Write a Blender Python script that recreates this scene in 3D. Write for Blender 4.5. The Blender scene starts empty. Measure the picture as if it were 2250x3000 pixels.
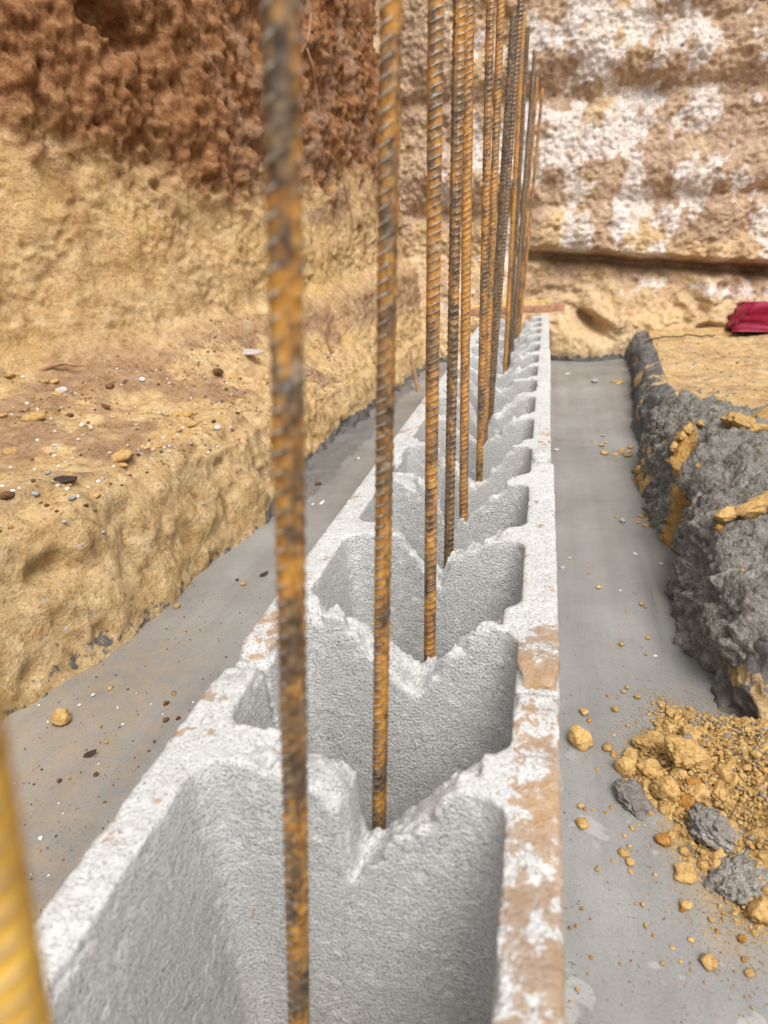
import bpy, math, random
import numpy as np
from mathutils import Vector, Matrix, Euler
from mathutils.bvhtree import BVHTree

# ------------------------------------------------------------------ camera, sky, sun, exposure
scene = bpy.context.scene
C = scene.collection
CAM = Vector((-0.01346, 0.02239, 0.41295))
cd = bpy.data.cameras.new('camera')
cam = bpy.data.objects.new('camera', cd); C.objects.link(cam); scene.camera = cam
rt = Vector((0.97376, 0.22058, -0.05598)); up = Vector((-0.03199, 0.37619, 0.92600)); fw = Vector((-0.22531, 0.89990, -0.37338))
m = Matrix.Identity(4)
for i in range(3):
    m[i][0] = rt[i]; m[i][1] = up[i]; m[i][2] = -fw[i]; m[i][3] = CAM[i]
cam.matrix_world = m
cd.sensor_fit = 'VERTICAL'; cd.sensor_height = 36.0; cd.sensor_width = 27.0; cd.lens = 23.4
cd.clip_start = 0.01; cd.clip_end = 500.0
cd.dof.use_dof = True; cd.dof.focus_distance = 0.60; cd.dof.aperture_fstop = 9.5

SUN_EL, SUN_AZ = math.radians(58), math.radians(150)   # azimuth from +Y towards +X
w = bpy.data.worlds.new('World'); scene.world = w; w.use_nodes = True
nt = w.node_tree
for n in list(nt.nodes): nt.nodes.remove(n)
sky = nt.nodes.new('ShaderNodeTexSky'); sky.sky_type = 'NISHITA'; sky.sun_disc = False
sky.sun_elevation = SUN_EL; sky.sun_rotation = SUN_AZ; sky.air_density = 1.0; sky.dust_density = 5.0; sky.ozone_density = 1.0
hs = nt.nodes.new('ShaderNodeHueSaturation'); hs.inputs['Saturation'].default_value = 0.22
bg = nt.nodes.new('ShaderNodeBackground'); bg.inputs['Strength'].default_value = 0.118
ow = nt.nodes.new('ShaderNodeOutputWorld')
nt.links.new(sky.outputs[0], hs.inputs['Color']); nt.links.new(hs.outputs[0], bg.inputs['Color']); nt.links.new(bg.outputs[0], ow.inputs[0])
sl = bpy.data.lights.new('sun', 'SUN'); sl.energy = 1.5; sl.angle = math.radians(30); sl.color = (1.0, 0.96, 0.9)
so = bpy.data.objects.new('sun', sl); C.objects.link(so)
sd = Vector((math.sin(SUN_AZ) * math.cos(SUN_EL), math.cos(SUN_AZ) * math.cos(SUN_EL), math.sin(SUN_EL)))
so.rotation_euler = sd.to_track_quat('Z', 'Y').to_euler(); so.location = (0, 0, 5)
vs = scene.view_settings
vs.view_transform = 'Standard'; vs.look = 'None'; vs.gamma = 1.0; vs.use_curve_mapping = False; vs.exposure = 0.80
scene.cycles.max_bounces = 6; scene.cycles.diffuse_bounces = 4
scene.cycles.use_denoising = True

# ------------------------------------------------------------------ noise
rng = np.random.default_rng(7); random.seed(7)
_perm = rng.permutation(256).astype(np.int32); _perm = np.concatenate([_perm, _perm, _perm])
_g = rng.normal(size=(256, 3)); _g /= np.linalg.norm(_g, axis=1)[:, None]; _g = _g.astype(np.float32)
def pn(P, seed=0):
    P = np.asarray(P, dtype=np.float32) + np.float32(seed * 17.31 + 100.0)
    i = np.floor(P).astype(np.int32); f = P - i; i &= 255
    u = f * f * f * (f * (f * 6 - 15) + 10)
    out = 0
    for a in (0, 1):
        A = _perm[i[:, 0] + a]; wa = u[:, 0] if a else 1 - u[:, 0]
        for b in (0, 1):
            B = _perm[A + i[:, 1] + b]; wb = wa * (u[:, 1] if b else 1 - u[:, 1])
            for c in (0, 1):
                g = _g[_perm[B + i[:, 2] + c]]
                d = g[:, 0] * (f[:, 0] - a) + g[:, 1] * (f[:, 1] - b) + g[:, 2] * (f[:, 2] - c)
                out = out + d * wb * (u[:, 2] if c else 1 - u[:, 2])
    return out * 1.5
def fbm(P, freq, octs=4, gain=0.5, seed=0, sc=(1, 1, 1)):
    P = np.asarray(P, dtype=np.float32) * (np.array(sc, dtype=np.float32) * freq)
    s = 0; a = 1.0
    for k in range(octs):
        s = s + a * pn(P, seed + k); P = P * 2.03; a *= gain
    return s
def ridged(P, freq, octs=3, seed=0, gain=0.5, sc=(1, 1, 1)):
    P = np.asarray(P, dtype=np.float32) * (np.array(sc, dtype=np.float32) * freq)
    s = 0; a = 1.0
    for k in range(octs):
        s = s + a * (1 - 2 * np.abs(pn(P, seed + k))); P = P * 2.03; a *= gain
    return s
def billow(P, freq, octs=3, seed=0, gain=0.5, sc=(1, 1, 1)):
    P = np.asarray(P, dtype=np.float32) * (np.array(sc, dtype=np.float32) * freq)
    s = 0; a = 1.0
    for k in range(octs):
        s = s + a * (np.abs(pn(P, seed + k)) * 2 - 0.6); P = P * 2.03; a *= gain
    return s
def sstep(a, b, x):
    t = np.clip((x - a) / (b - a), 0, 1); return t * t * (3 - 2 * t)
def interp(y, pts):
    p = np.array(pts); return np.interp(y, p[:, 0], p[:, 1])

# ------------------------------------------------------------------ object helpers
def mesh_np(name, V, F, mat, parent=None, smooth=True, attrs=None):
    me = bpy.data.meshes.new(name)
    V = np.ascontiguousarray(V, dtype=np.float32); F = np.ascontiguousarray(F, dtype=np.int32)
    k = F.shape[1]
    me.vertices.add(len(V)); me.vertices.foreach_set('co', V.ravel())
    me.loops.add(F.size); me.loops.foreach_set('vertex_index', F.ravel())
    me.polygons.add(len(F)); me.polygons.foreach_set('loop_start', np.arange(0, F.size, k, dtype=np.int32))
    me.update(calc_edges=True)
    me.polygons.foreach_set('use_smooth', np.full(len(F), smooth))
    for an, av in (attrs or {}).items():
        at = me.attributes.new(an, 'FLOAT', 'POINT'); at.data.foreach_set('value', np.ascontiguousarray(av, dtype=np.float32))
    me.materials.append(mat); me.validate()
    o = bpy.data.objects.new(name, me); C.objects.link(o)
    if parent: o.parent = parent
    return o
def obj(name, me, parent=None):
    o = bpy.data.objects.new(name, me); C.objects.link(o)
    if parent: o.parent = parent
    return o
def empty(name, loc=(0, 0, 0)):
    o = bpy.data.objects.new(name, None); C.objects.link(o); o.location = loc; o.empty_display_size = 0.02; return o
def tag(o, label, cat, group=None):
    o['label'] = label; o['category'] = cat
    if group: o['group'] = group
    return o
def grid_faces(n, k):
    a = np.arange(n * k).reshape(n, k)
    return np.stack([a[:-1, :-1], a[1:, :-1], a[1:, 1:], a[:-1, 1:]], -1).reshape(-1, 4)
def grid_normals(G):
    du = np.gradient(G, axis=0); dv = np.gradient(G, axis=1)
    n = np.cross(du, dv); return n / (np.linalg.norm(n, axis=-1, keepdims=True) + 1e-9)
def smooth1(G, it, axis):
    G = G.copy()
    for _ in range(it):
        H = G.copy()
        sl0 = [slice(None)] * G.ndim; sl1 = list(sl0); sl2 = list(sl0)
        sl0[axis] = slice(1, -1); sl1[axis] = slice(0, -2); sl2[axis] = slice(2, None)
        H[tuple(sl0)] = 0.5 * G[tuple(sl0)] + 0.25 * (G[tuple(sl1)] + G[tuple(sl2)])
        G = H
    return G
def samples(segs):
    out = []
    for a, b, n in segs: out.append(np.linspace(a, b, n, endpoint=False))
    out.append([segs[-1][1]]); return np.concatenate(out)

# ------------------------------------------------------------------ materials
class MB:
    def __init__(s, name, rough=0.9, spec=0.3):
        s.m = bpy.data.materials.new(name); s.m.use_nodes = True; s.nt = s.m.node_tree
        s.b = s.nt.nodes['Principled BSDF']; s.b.inputs['Roughness'].default_value = rough
        s.b.inputs['Specular IOR Level'].default_value = spec
        s.tc = s.nt.nodes.new('ShaderNodeTexCoord').outputs['Object']
    def n(s, t): return s.nt.nodes.new(t)
    def L(s, a, b): s.nt.links.new(a, b)
    def setin(s, sock, v):
        if isinstance(v, (int, float)): sock.default_value = v
        elif isinstance(v, tuple): sock.default_value = (*v, 1.0) if len(v) == 3 and sock.type == 'RGBA' else v
        else: s.L(v, sock)
    def mapping(s, scale=(1, 1, 1), rot=(0, 0, 0), src=None):
        n = s.n('ShaderNodeMapping'); s.L(src or s.tc, n.inputs['Vector']); n.inputs['Scale'].default_value = scale; n.inputs['Rotation'].default_value = rot
        return n.outputs[0]
    def noise(s, scale, detail=4, rough=0.55, vec=None, dist=0.0):
        n = s.n('ShaderNodeTexNoise'); s.L(vec or s.tc, n.inputs['Vector'])
        n.inputs['Scale'].default_value = scale; n.inputs['Detail'].default_value = detail; n.inputs['Roughness'].default_value = rough; n.inputs['Distortion'].default_value = dist
        return n.outputs['Fac']
    def vor(s, scale, out='Distance', vec=None, feature='F1', rnd=1.0):
        n = s.n('ShaderNodeTexVoronoi'); n.feature = feature; s.L(vec or s.tc, n.inputs['Vector']); n.inputs['Scale'].default_value = scale; n.inputs['Randomness'].default_value = rnd
        return n.outputs[out]
    def ramp(s, fac, stops):
        n = s.n('ShaderNodeValToRGB'); s.L(fac, n.inputs[0]); e = n.color_ramp.elements
        while len(e) < len(stops): e.new(0.5)
        for el, (p, c) in zip(e, stops):
            el.position = p; el.color = (*c, 1) if isinstance(c, tuple) else (c, c, c, 1)
        return n.outputs[0]
    def mix(s, fac, a, b, mode='MIX'):
        n = s.n('ShaderNodeMix'); n.data_type = 'RGBA'; n.blend_type = mode; n.clamp_factor = True
        s.setin(n.inputs[0], fac); s.setin(n.inputs[6], a); s.setin(n.inputs[7], b); return n.outputs[2]
    def math(s, op, a, b=0.0, c=0.0, clamp=False):
        n = s.n('ShaderNodeMath'); n.operation = op; n.use_clamp = clamp
        s.setin(n.inputs[0], a); s.setin(n.inputs[1], b); s.setin(n.inputs[2], c); return n.outputs[0]
    def attr(s, name, kind='GEOMETRY'):
        n = s.n('ShaderNodeAttribute'); n.attribute_name = name; n.attribute_type = kind; return n.outputs['Fac']
    def rnd(s): return s.n('ShaderNodeObjectInfo').outputs['Random']
    def bump(s, h, strength=0.5, dist=0.002, prev=None):
        n = s.n('ShaderNodeBump'); s.L(h, n.inputs['Height']); n.inputs['Strength'].default_value = strength; n.inputs['Distance'].default_value = dist
        if prev is not None: s.L(prev, n.inputs['Normal'])
        s.L(n.outputs[0], s.b.inputs['Normal']); return n.outputs[0]
    def color(s, c): s.setin(s.b.inputs['Base Color'], c)

def mat_block():
    m = MB('grey_blockwork', 0.95, 0.2)
    v = m.vor(560); nf = m.noise(760, 3, 0.6); nl = m.noise(9, 4)
    base = m.ramp(nl, [(0.3, (0.48, 0.48, 0.467)), (0.7, (0.56, 0.56, 0.545))])
    spk = m.ramp(nf, [(0.33, 0.42), (0.45, 0.97), (0.7, 1.08)])
    base = m.mix(1.0, base, spk, 'MULTIPLY')
    cellc = m.vor(430, 'Color'); cc = m.ramp(cellc, [(0.0, 0.84), (0.8, 1.03), (1.0, 1.22)])
    base = m.mix(0.8, base, cc, 'MULTIPLY')
    # rare pale pebbles in the mix
    peb = m.vor(70); pm = m.ramp(peb, [(0.16, 1.0), (0.20, 0.0)])
    base = m.mix(m.math('MULTIPLY', pm, 0.5), base, (0.72, 0.69, 0.64))
    d = m.attr('dirt'); dn = m.noise(150, 6, 0.72); dn2 = m.noise(48, 4, 0.55)
    dd = m.math('ADD', m.math('MULTIPLY', dn, 0.55), m.math('MULTIPLY', dn2, 0.45))
    msk = m.ramp(m.math('ADD', d, m.math('SUBTRACT', m.math('MULTIPLY', dd, 3.4), 2.2)), [(0.0, 0.0), (0.05, 0.75), (0.4, 1.0)])
    dc = m.ramp(m.noise(22, 3), [(0.35, (0.26, 0.17, 0.105)), (0.65, (0.36, 0.21, 0.085))])
    m.color(m.mix(m.math('MULTIPLY', msk, 0.9), base, dc))
    h = m.math('ADD', m.math('MULTIPLY', v, -0.9), m.math('MULTIPLY', nf, 1.3))
    b = m.bump(h, 0.55, 0.0014); m.bump(m.noise(1300, 2), 0.25, 0.0005, b)
    return m.m

def mat_rust():
    m = MB('rusty_steel', 0.5, 0.5)
    oi = m.n('ShaderNodeObjectInfo'); off = m.n('ShaderNodeVectorMath'); off.operation = 'ADD'
    sc = m.math('MULTIPLY', oi.outputs['Random'], 37.0); cx = m.n('ShaderNodeCombineXYZ'); m.L(sc, cx.inputs[0]); m.L(sc, cx.inputs[2])
    m.L(m.tc, off.inputs[0]); m.L(cx.outputs[0], off.inputs[1]); vec = off.outputs[0]
    rust = m.attr('rust', 'OBJECT'); rib = m.attr('rib')
    n1 = m.noise(95, 6, 0.7, m.mapping((1, 1, 0.45), src=vec)); n2 = m.noise(240, 4, 0.6, vec); n3 = m.noise(20, 3, 0.5, m.mapping((1, 1, 0.6), src=vec))
    steel = m.ramp(n2, [(0.3, (0.04, 0.028, 0.02)), (0.52, (0.14, 0.098, 0.064)), (0.72, (0.29, 0.20, 0.115))])
    org = m.ramp(n2, [(0.3, (0.20, 0.06, 0.010)), (0.5, (0.45, 0.175, 0.018)), (0.75, (0.62, 0.32, 0.045))])
    org = m.mix(m.attr('yellow', 'OBJECT'), org, m.ramp(n2, [(0.3, (0.45, 0.22, 0.02)), (0.7, (0.74, 0.47, 0.07))]))
    f = m.math('ADD', m.math('ADD', m.math('MULTIPLY', n1, 1.35), m.math('SUBTRACT', m.math('MULTIPLY', n3, 0.55), 0.29)), m.math('SUBTRACT', m.math('MULTIPLY', rust, 0.5), 0.80))
    f = m.math('SUBTRACT', f, m.math('MULTIPLY', rib, 0.16))
    msk = m.ramp(f, [(0.12, 0.0), (0.28, 0.7), (0.50, 1.0)])
    col = m.mix(msk, steel, org)
    worn_glint = m.math('MULTIPLY', m.ramp(rib, [(0.8, 0.0), (0.98, 1.0)]), m.ramp(n1, [(0.35, 0.25), (0.6, 0.9)]))
    col = m.mix(worn_glint, col, (0.62, 0.56, 0.48))  # pale rib crests: wear, plus a specular glint painted into the colour
    tanm = m.ramp(m.noise(34, 3, 0.5, vec), [(0.48, 0.0), (0.68, 0.55)]); col = m.mix(m.math('MULTIPLY', tanm, m.ramp(rust, [(0.0, 0.1), (0.5, 1.0)])), col, (0.33, 0.19, 0.07))
    cs_ = m.ramp(m.noise(70, 4, 0.6, vec), [(0.66, 0.0), (0.70, 0.6)]); col = m.mix(cs_, col, (0.40, 0.37, 0.33))
    m.color(col)
    m.L(m.ramp(msk, [(0.0, 0.36), (1.0, 0.75)]), m.b.inputs['Roughness'])
    m.setin(m.b.inputs['Metallic'], m.math('MULTIPLY', m.math('SUBTRACT', 1.0, msk), 0.25))
    m.bump(m.math('ADD', n2, m.math('MULTIPLY', m.noise(900, 2, 0.5, vec), 0.5)), 0.5, 0.0006)
    return m.m

def mat_earth(name, back=False):
    """clay: tan below, brown above; attribute 'brown' and 'chalk', 'dark' are real soil layers"""
    m = MB(name, 0.97, 0.15)
    nl = m.noise(5, 5, 0.6); nm_ = m.noise(38, 5, 0.6); nf = m.noise(260, 3, 0.6)
    tan = m.ramp(nm_, [(0.24, (0.27, 0.16, 0.07)), (0.42, (0.48, 0.32, 0.155)), (0.6, (0.58, 0.42, 0.225)), (0.8, (0.66, 0.52, 0.34))])
    tan = m.mix(m.ramp(nl, [(0.45, 0.0), (0.68, 0.55)]), tan, (0.56, 0.35, 0.125))
    brown = m.ramp(nm_, [(0.28, (0.20, 0.11, 0.062)), (0.5, (0.38, 0.245, 0.155)), (0.72, (0.50, 0.36, 0.25))] if back else [(0.28, (0.11, 0.043, 0.018)), (0.5, (0.26, 0.12, 0.05)), (0.72, (0.40, 0.23, 0.115))])
    col = m.mix(m.attr('brown'), tan, brown)
    wet = m.attr('wet')
    col = m.mix(wet, col, m.ramp(nm_, [(0.3, (0.20, 0.11, 0.065)), (0.7, (0.34, 0.215, 0.14))]))
    ch = m.attr('chalk')
    cn = m.math('MULTIPLY', m.math('SUBTRACT', m.noise(48, 8, 0.72), 0.5), 1.4)
    cs2 = m.math('MULTIPLY', m.math('SUBTRACT', m.noise(40, 5, 0.7, m.mapping((1, 1, 0.22), (0, 0.6, 0))), 0.5), 2.3)
    chm = m.ramp(m.math('ADD', m.math('ADD', cn, cs2), m.math('MULTIPLY', m.math('SUBTRACT', ch, 0.58), 1.7)), [(-0.0, 0.12), (0.3, 0.45), (0.9, 0.95)] if back else [(0.0, 0.0), (0.45, 0.92)])
    col = m.mix(chm, col, m.ramp(nf, [(0.3, (0.50, 0.43, 0.38)), (0.6, (0.74, 0.70, 0.67))]))
    # grey cement specks stuck to the clay
    sp = m.vor(42); spn = m.noise(11, 2); spm = m.math('MULTIPLY', m.ramp(m.math('ADD', sp, m.math('MULTIPLY', m.noise(160, 2), 0.12)), [(0.165, 1.0), (0.185, 0.0)]), m.ramp(spn, [(0.5, 0.0), (0.56, 1.0)]))
    col = m.mix(m.math('MULTIPLY', spm, m.attr('speck')), col, (0.42, 0.42, 0.41))
    gr = m.attr('grey'); gn = m.noise(60, 5, 0.65)
    gm = m.ramp(m.math('ADD', gr, m.math('SUBTRACT', gn, 1.0)), [(0.0, 0.0), (0.05, 1.0)])
    col = m.mix(gm, col, m.ramp(nm_, [(0.3, (0.085, 0.08, 0.074)), (0.7, (0.22, 0.21, 0.195))]))
    fine = m.ramp(nf, [(0.28, 0.42), (0.43, 0.98), (0.75, 1.15)])
    col = m.mix(0.8, col, fine, 'MULTIPLY'); gr2 = m.ramp(m.noise(95, 5, 0.75), [(0.32, 0.4), (0.44, 0.98), (0.7, 1.12)])
    m.color(m.mix(0.75, col, gr2, 'MULTIPLY'))
    h = m.math('ADD', m.math('ADD', m.math('MULTIPLY', m.noise(90, 8, 0.72), 1.0), m.math('MULTIPLY', nf, 0.35)), m.math('MULTIPLY', m.vor(75), -0.2))
    m.bump(h, 0.9, 0.0065 if back else 0.009)
    return m.m

def mat_clod(name, c0, c1, c2, fs=700, bd=0.0012):
    m = MB(name, 0.97, 0.12); m.tc = m.n('ShaderNodeNewGeometry').outputs['Position']
    n = m.noise(160, 5, 0.65); f = m.noise(fs, 3, 0.65)
    col = m.ramp(n, [(0.28, c0), (0.5, c1), (0.75, c2)])
    fine = m.ramp(f, [(0.28, 0.5), (0.5, 1.0), (0.75, 1.25)])
    tint = m.ramp(m.rnd(), [(0.0, 0.8), (1.0, 1.15)])
    m.color(m.mix(1.0, m.mix(0.9, col, fine, 'MULTIPLY'), tint, 'MULTIPLY'))
    h = m.math('ADD', m.noise(420, 4, 0.7), m.math('MULTIPLY', f, 0.6)); m.bump(h, 0.9, bd)
    return m.m

def mat_footing():
    m = MB('grey_concrete', 0.62, 0.4)
    nl = m.noise(4, 5, 0.6); nm_ = m.noise(24, 5, 0.6); nf = m.noise(500, 3, 0.6)
    col = m.ramp(nl, [(0.3, (0.172, 0.166, 0.154)), (0.55, (0.235, 0.23, 0.219)), (0.75, (0.30, 0.296, 0.285))])
    st = m.noise(34, 5, 0.65, m.mapping((1, 0.05, 1)))
    col = m.mix(0.85, col, m.ramp(st, [(0.3, 0.87), (0.6, 1.04)]), 'MULTIPLY')
    # pale dried laitance blotches
    bl = m.noise(28, 3, 0.5, dist=0.6); bm = m.math('MULTIPLY', m.ramp(bl, [(0.61, 0.0), (0.635, 1.0)]), m.attr('blotch'))
    col = m.mix(m.math('MULTIPLY', bm, 0.32), col, (0.46, 0.45, 0.43))
    # brown tint dusted near the blocks and banks
    dn = m.noise(55, 5, 0.7); dm = m.ramp(m.math('ADD', m.attr('dust'), m.math('SUBTRACT', dn, 1.0)), [(0.0, 0.0), (0.3, 1.0)])
    col = m.mix(m.math('MULTIPLY', dm, 0.5), col, (0.33, 0.235, 0.13))
    gd = m.attr('smear'); gm = m.ramp(m.math('ADD', gd, m.math('SUBTRACT', m.noise(70, 5, 0.7), 1.0)), [(0.0, 0.0), (0.08, 1.0)])
    col = m.mix(m.math('MULTIPLY', gm, 0.7), col, (0.115, 0.112, 0.108))
    pit = m.vor(240); pm = m.math('MULTIPLY', m.ramp(pit, [(0.13, 1.0), (0.2, 0.0)]), m.ramp(m.noise(45, 3), [(0.45, 0.0), (0.62, 0.8)]))
    col = m.mix(pm, col, (0.10, 0.09, 0.08))
    m.color(m.mix(0.6, col, m.ramp(nf, [(0.3, 0.8), (0.6, 1.08)]), 'MULTIPLY'))
    m.L(m.ramp(nm_, [(0.3, 0.28), (0.7, 0.55)]), m.b.inputs['Roughness'])
    b = m.bump(m.math('ADD', nm_, m.math('MULTIPLY', st, 0.9)), 0.3, 0.003)
    m.bump(m.math('SUBTRACT', m.math('MULTIPLY', nf, 0.6), pm), 0.35, 0.0012, b)
    return m.m

def mat_plain(name, col, rough=0.6, spec=0.4, var=0.25, scale=120, bd=0.001):
    m = MB(name, rough, spec); n = m.noise(scale, 5, 0.6)
    m.color(m.mix(1.0, col, m.ramp(n, [(0.3, 1 - var), (0.7, 1 + var)]), 'MULTIPLY')); m.bump(n, 0.4, bd); return m.m

M_BLOCK = mat_block(); M_RUST = mat_rust(); M_FOOT = mat_footing()
M_EARTH = mat_earth('bank_clay'); M_BACK = mat_earth('pit_wall_soil', True)
M_TAN = mat_clod('tan_clay', (0.28, 0.16, 0.055), (0.46, 0.29, 0.11), (0.55, 0.385, 0.18))
M_ORANGE = mat_clod('orange_clay', (0.22, 0.09, 0.018), (0.36, 0.175, 0.042), (0.47, 0.26, 0.08))
M_GREYC = mat_clod('wet_grey_concrete', (0.17, 0.15, 0.125), (0.27, 0.245, 0.215), (0.40, 0.37, 0.335), 420, 0.003)
M_WHITE = mat_clod('white_stone', (0.50, 0.45, 0.38), (0.62, 0.58, 0.53), (0.70, 0.68, 0.65), 300, 0.0004)
M_GREYS = mat_clod('grey_stone', (0.20, 0.20, 0.20), (0.31, 0.31, 0.31), (0.42, 0.42, 0.42), 300, 0.0006)
M_DARK = mat_clod('dark_brown_soil', (0.05, 0.025, 0.012), (0.13, 0.07, 0.035), (0.21, 0.125, 0.07), 500, 0.0012)

# ------------------------------------------------------------------ footing
xs = samples([(-0.75, -0.19, 112), (-0.19, 0.0, 12), (0.0, 0.42, 84)]); ys = samples([(-1.2, 0.2, 60), (0.2, 1.2, 200), (1.2, 2.85, 130)])
X, Y = np.meshgrid(xs, ys, indexing='ij'); P = np.stack([X, Y, 0 * X], -1).reshape(-1, 3)
zf = 0.0012 * fbm(P, 7, 3, seed=3) + 0.0010 * fbm(P, 42, 3, seed=4, sc=(1, 0.08, 1)) + 0.0004 * fbm(P, 90, 2, seed=5)
# trowel line and a thin shrinkage crack along the right bank
tl = np.exp(-((P[:, 0] - (0.1235 + 0.003 * np.sin(P[:, 1] * 9))) / 0.0022) ** 2) * sstep(0.62, 0.68, P[:, 1]) * sstep(0.95, 0.9, P[:, 1]); zf -= 0.004 * tl
smx = sstep(-0.395 + 0.02, -0.395 - 0.03, P[:, 0] + 0.02 * pn(P * 14, 9)) * sstep(0.98, 1.1, P[:, 1]) * sstep(2.5, 2.0, P[:, 1])
zf += smx * (0.010 * np.clip(fbm(P, 30, 4, 0.6, seed=12), -0.6, 1) + 0.004)
P[:, 2] = zf
dust = np.maximum(sstep(-0.15, -0.42, P[:, 0]) * sstep(1.3, 0.4, P[:, 1]) * 0.68, sstep(0.05, 0.0, P[:, 0]) * sstep(0.7, 0.2, P[:, 1]) * 0.7)
dust = np.maximum(dust, np.exp(-((P[:, 0] - 0.12) / 0.05) ** 2 - ((P[:, 1] - 0.42) / 0.13) ** 2) * 1.0)
foot = mesh_np('footing', P, grid_faces(len(xs), len(ys))[:, ::-1], M_FOOT, attrs={'dust': dust, 'smear': np.maximum(smx, 0.62 * tl), 'blotch': sstep(-0.05, 0.0, P[:, 0]) * sstep(0.62, 0.4, P[:, 1])})  # dark tone marks the concrete smears and also the trowel line
foot['kind'] = 'structure'

# ------------------------------------------------------------------ left bank (trench side, ledge, tall cut face)
def lin(pts): return lambda y: interp(y, pts)
yl = samples([(-1.4, 0.3, 60), (0.3, 1.4, 260), (1.4, 2.75, 200)])
Lf = lin([(-1.4, -0.50), (0.3, -0.52), (0.45, -0.508), (0.61, -0.476), (0.74, -0.462), (0.955, -0.437), (1.1, -0.455), (1.27, -0.475), (1.66, -0.444), (2.3, -0.41), (2.75, -0.36)])
Le = lin([(-1.4, -0.55), (0.45, -0.545), (0.6, -0.52), (0.75, -0.505), (0.95, -0.475), (1.2, -0.505), (1.6, -0.475), (2.3, -0.44), (2.75, -0.38)])
Lze = lin([(-1.4, 0.19), (0.45, 0.185), (0.6, 0.175), (0.75, 0.165), (0.95, 0.15), (1.2, 0.128), (1.6, 0.105), (2.1, 0.085), (2.75, 0.12)])
Lb = lin([(-1.4, -2.3), (0.2, -1.7), (0.6, -1.32), (1.1, -0.97), (1.34, -0.80), (1.6, -0.70), (1.9, -0.62), (2.4, -0.53), (2.75, -0.48)])
Lzb = lin([(-1.4, 0.22), (0.6, 0.22), (1.1, 0.225), (1.34, 0.235), (1.6, 0.245), (1.9, 0.26), (2.4, 0.30), (2.75, 0.32)])
TOP = 1.75
prof = []
for y in yl:
    f, e, ze, b, zb = Lf(y), Le(y), Lze(y), Lb(y), Lzb(y)
    pts = [(f + 0.004, -0.03, 0), (f, 0.0, 8), (0.6 * f + 0.4 * e - 0.004, ze * 0.55, 22), (e, ze * 0.93, 18), (e - 0.03, ze + 0.004, 10), (0.5 * (e + b), 0.5 * (ze + zb) - 0.012, 46), (b + 0.03, zb, 46), (b - 0.02, zb + 0.05, 14), (b - 0.05, 0.62, 86), (b - 0.10, 1.1, 96), (b - 0.2, TOP, 40), (b - 1.0, TOP + 0.05, 8), (-40.0, TOP + 0.3, 4)]
    row = [(pts[0][0], pts[0][1])]
    for (x0, z0, _), (x1, z1, n) in zip(pts[:-1], pts[1:]):
        for k in range(1, n + 1): row.append((x0 + (x1 - x0) * k / n, z0 + (z1 - z0) * k / n))
    prof.append(row)
G = np.array(prof); G = np.concatenate([G[:, :, :1], np.broadcast_to(yl[:, None, None], G[:, :, :1].shape), G[:, :, 1:]], -1)
ns = G.shape[1]
Gs = smooth1(G, 5, 1); Gs[:, -6:] = G[:, -6:]
N = grid_normals(Gs)
if N[100, 30, 0] < 0: N = -N
Pb = Gs.reshape(-1, 3); Nb = N.reshape(-1, 3)
idx = np.tile(np.arange(ns), len(yl)); seg = np.cumsum([0, 8, 22, 18, 10, 46, 46, 14, 86, 96, 40, 8, 4])
face_w = (idx < seg[4]).astype(float); wall_w = sstep(seg[6] - 8, seg[7] + 4, idx) * (idx < seg[10] + 3); ledge_w = 1 - np.clip(face_w + wall_w, 0, 1)
zbound = 0.59 + 0.085 * fbm(Pb, 5, 3, seed=20) + 0.035 * fbm(Pb, 24, 3, seed=5) + np.interp(Pb[:, 1], [0.7, 1.2, 1.6, 1.9, 2.5], [0.07, 0.03, -0.05, -0.02, 0.02])
brown = sstep(-0.06, 0.07, Pb[:, 2] - zbound + 0.035 * fbm(Pb, 60, 3, 0.7, seed=22)) * wall_w
d_face = 0.014 * fbm(Pb, 7, 3, seed=30) + 0.006 * fbm(Pb, 26, 4, 0.6, seed=33) - 0.022 * sstep(0.36, 0.62, pn(Pb * 12, 37)) - 0.010 * sstep(0.3, 0.5, pn(Pb * 30, 38)) * sstep(0.0, 0.3, pn(Pb * 8, 36)) + 0.0022 * fbm(Pb, 130, 3, seed=39) - 0.004
d_wt = 0.012 * fbm(Pb, 5, 3, seed=40) + 0.007 * fbm(Pb, 20, 3, 0.5, seed=41, sc=(1, 1, 0.35)) - 0.022 * sstep(0.42, 0.6, pn(Pb * np.float32(21), 47)) * sstep(-0.1, 0.3, pn(Pb * 5, 46)) + (0.2 + 1.3 * sstep(-0.15, 0.35, fbm(Pb, 7, 3, seed=44))) * (0.0045 * fbm(Pb, 75, 4, 0.65, seed=43) + 0.0028 * billow(Pb, 24, 3, seed=45)) + 0.010 * fbm(Pb, 9, 3, seed=48)
d_wb = 0.040 * fbm(Pb, 4.5, 3, seed=50) + 0.015 * billow(Pb, 13, 4, seed=51, gain=0.6) - 0.060 * sstep(0.40, 0.6, pn(Pb * 8.5, 57)) - 0.014 * sstep(0.36, 0.55, pn(Pb * 36, 58)) + 0.012 * fbm(Pb, 42, 4, 0.7, seed=53) + 0.006 * billow(Pb, 90, 2, seed=55) + 0.010
d_ledge = 0.010 * fbm(Pb, 8, 3, seed=60) + 0.0065 * fbm(Pb, 36, 4, 0.65, seed=61) + 0.0025 * fbm(Pb, 150, 2, seed=62)
dd = face_w * d_face + ledge_w * d_ledge + wall_w * ((1 - brown) * d_wt + brown * d_wb)
dd *= np.clip(idx / 6.0, 0, 1) * (idx < seg[10] + 3)
ramp_f = smooth1(dd.reshape(len(yl), ns), 1, 1).reshape(-1)
Pd = Pb + Nb * ramp_f[:, None]
Pd[:, 2] -= 0
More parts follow.
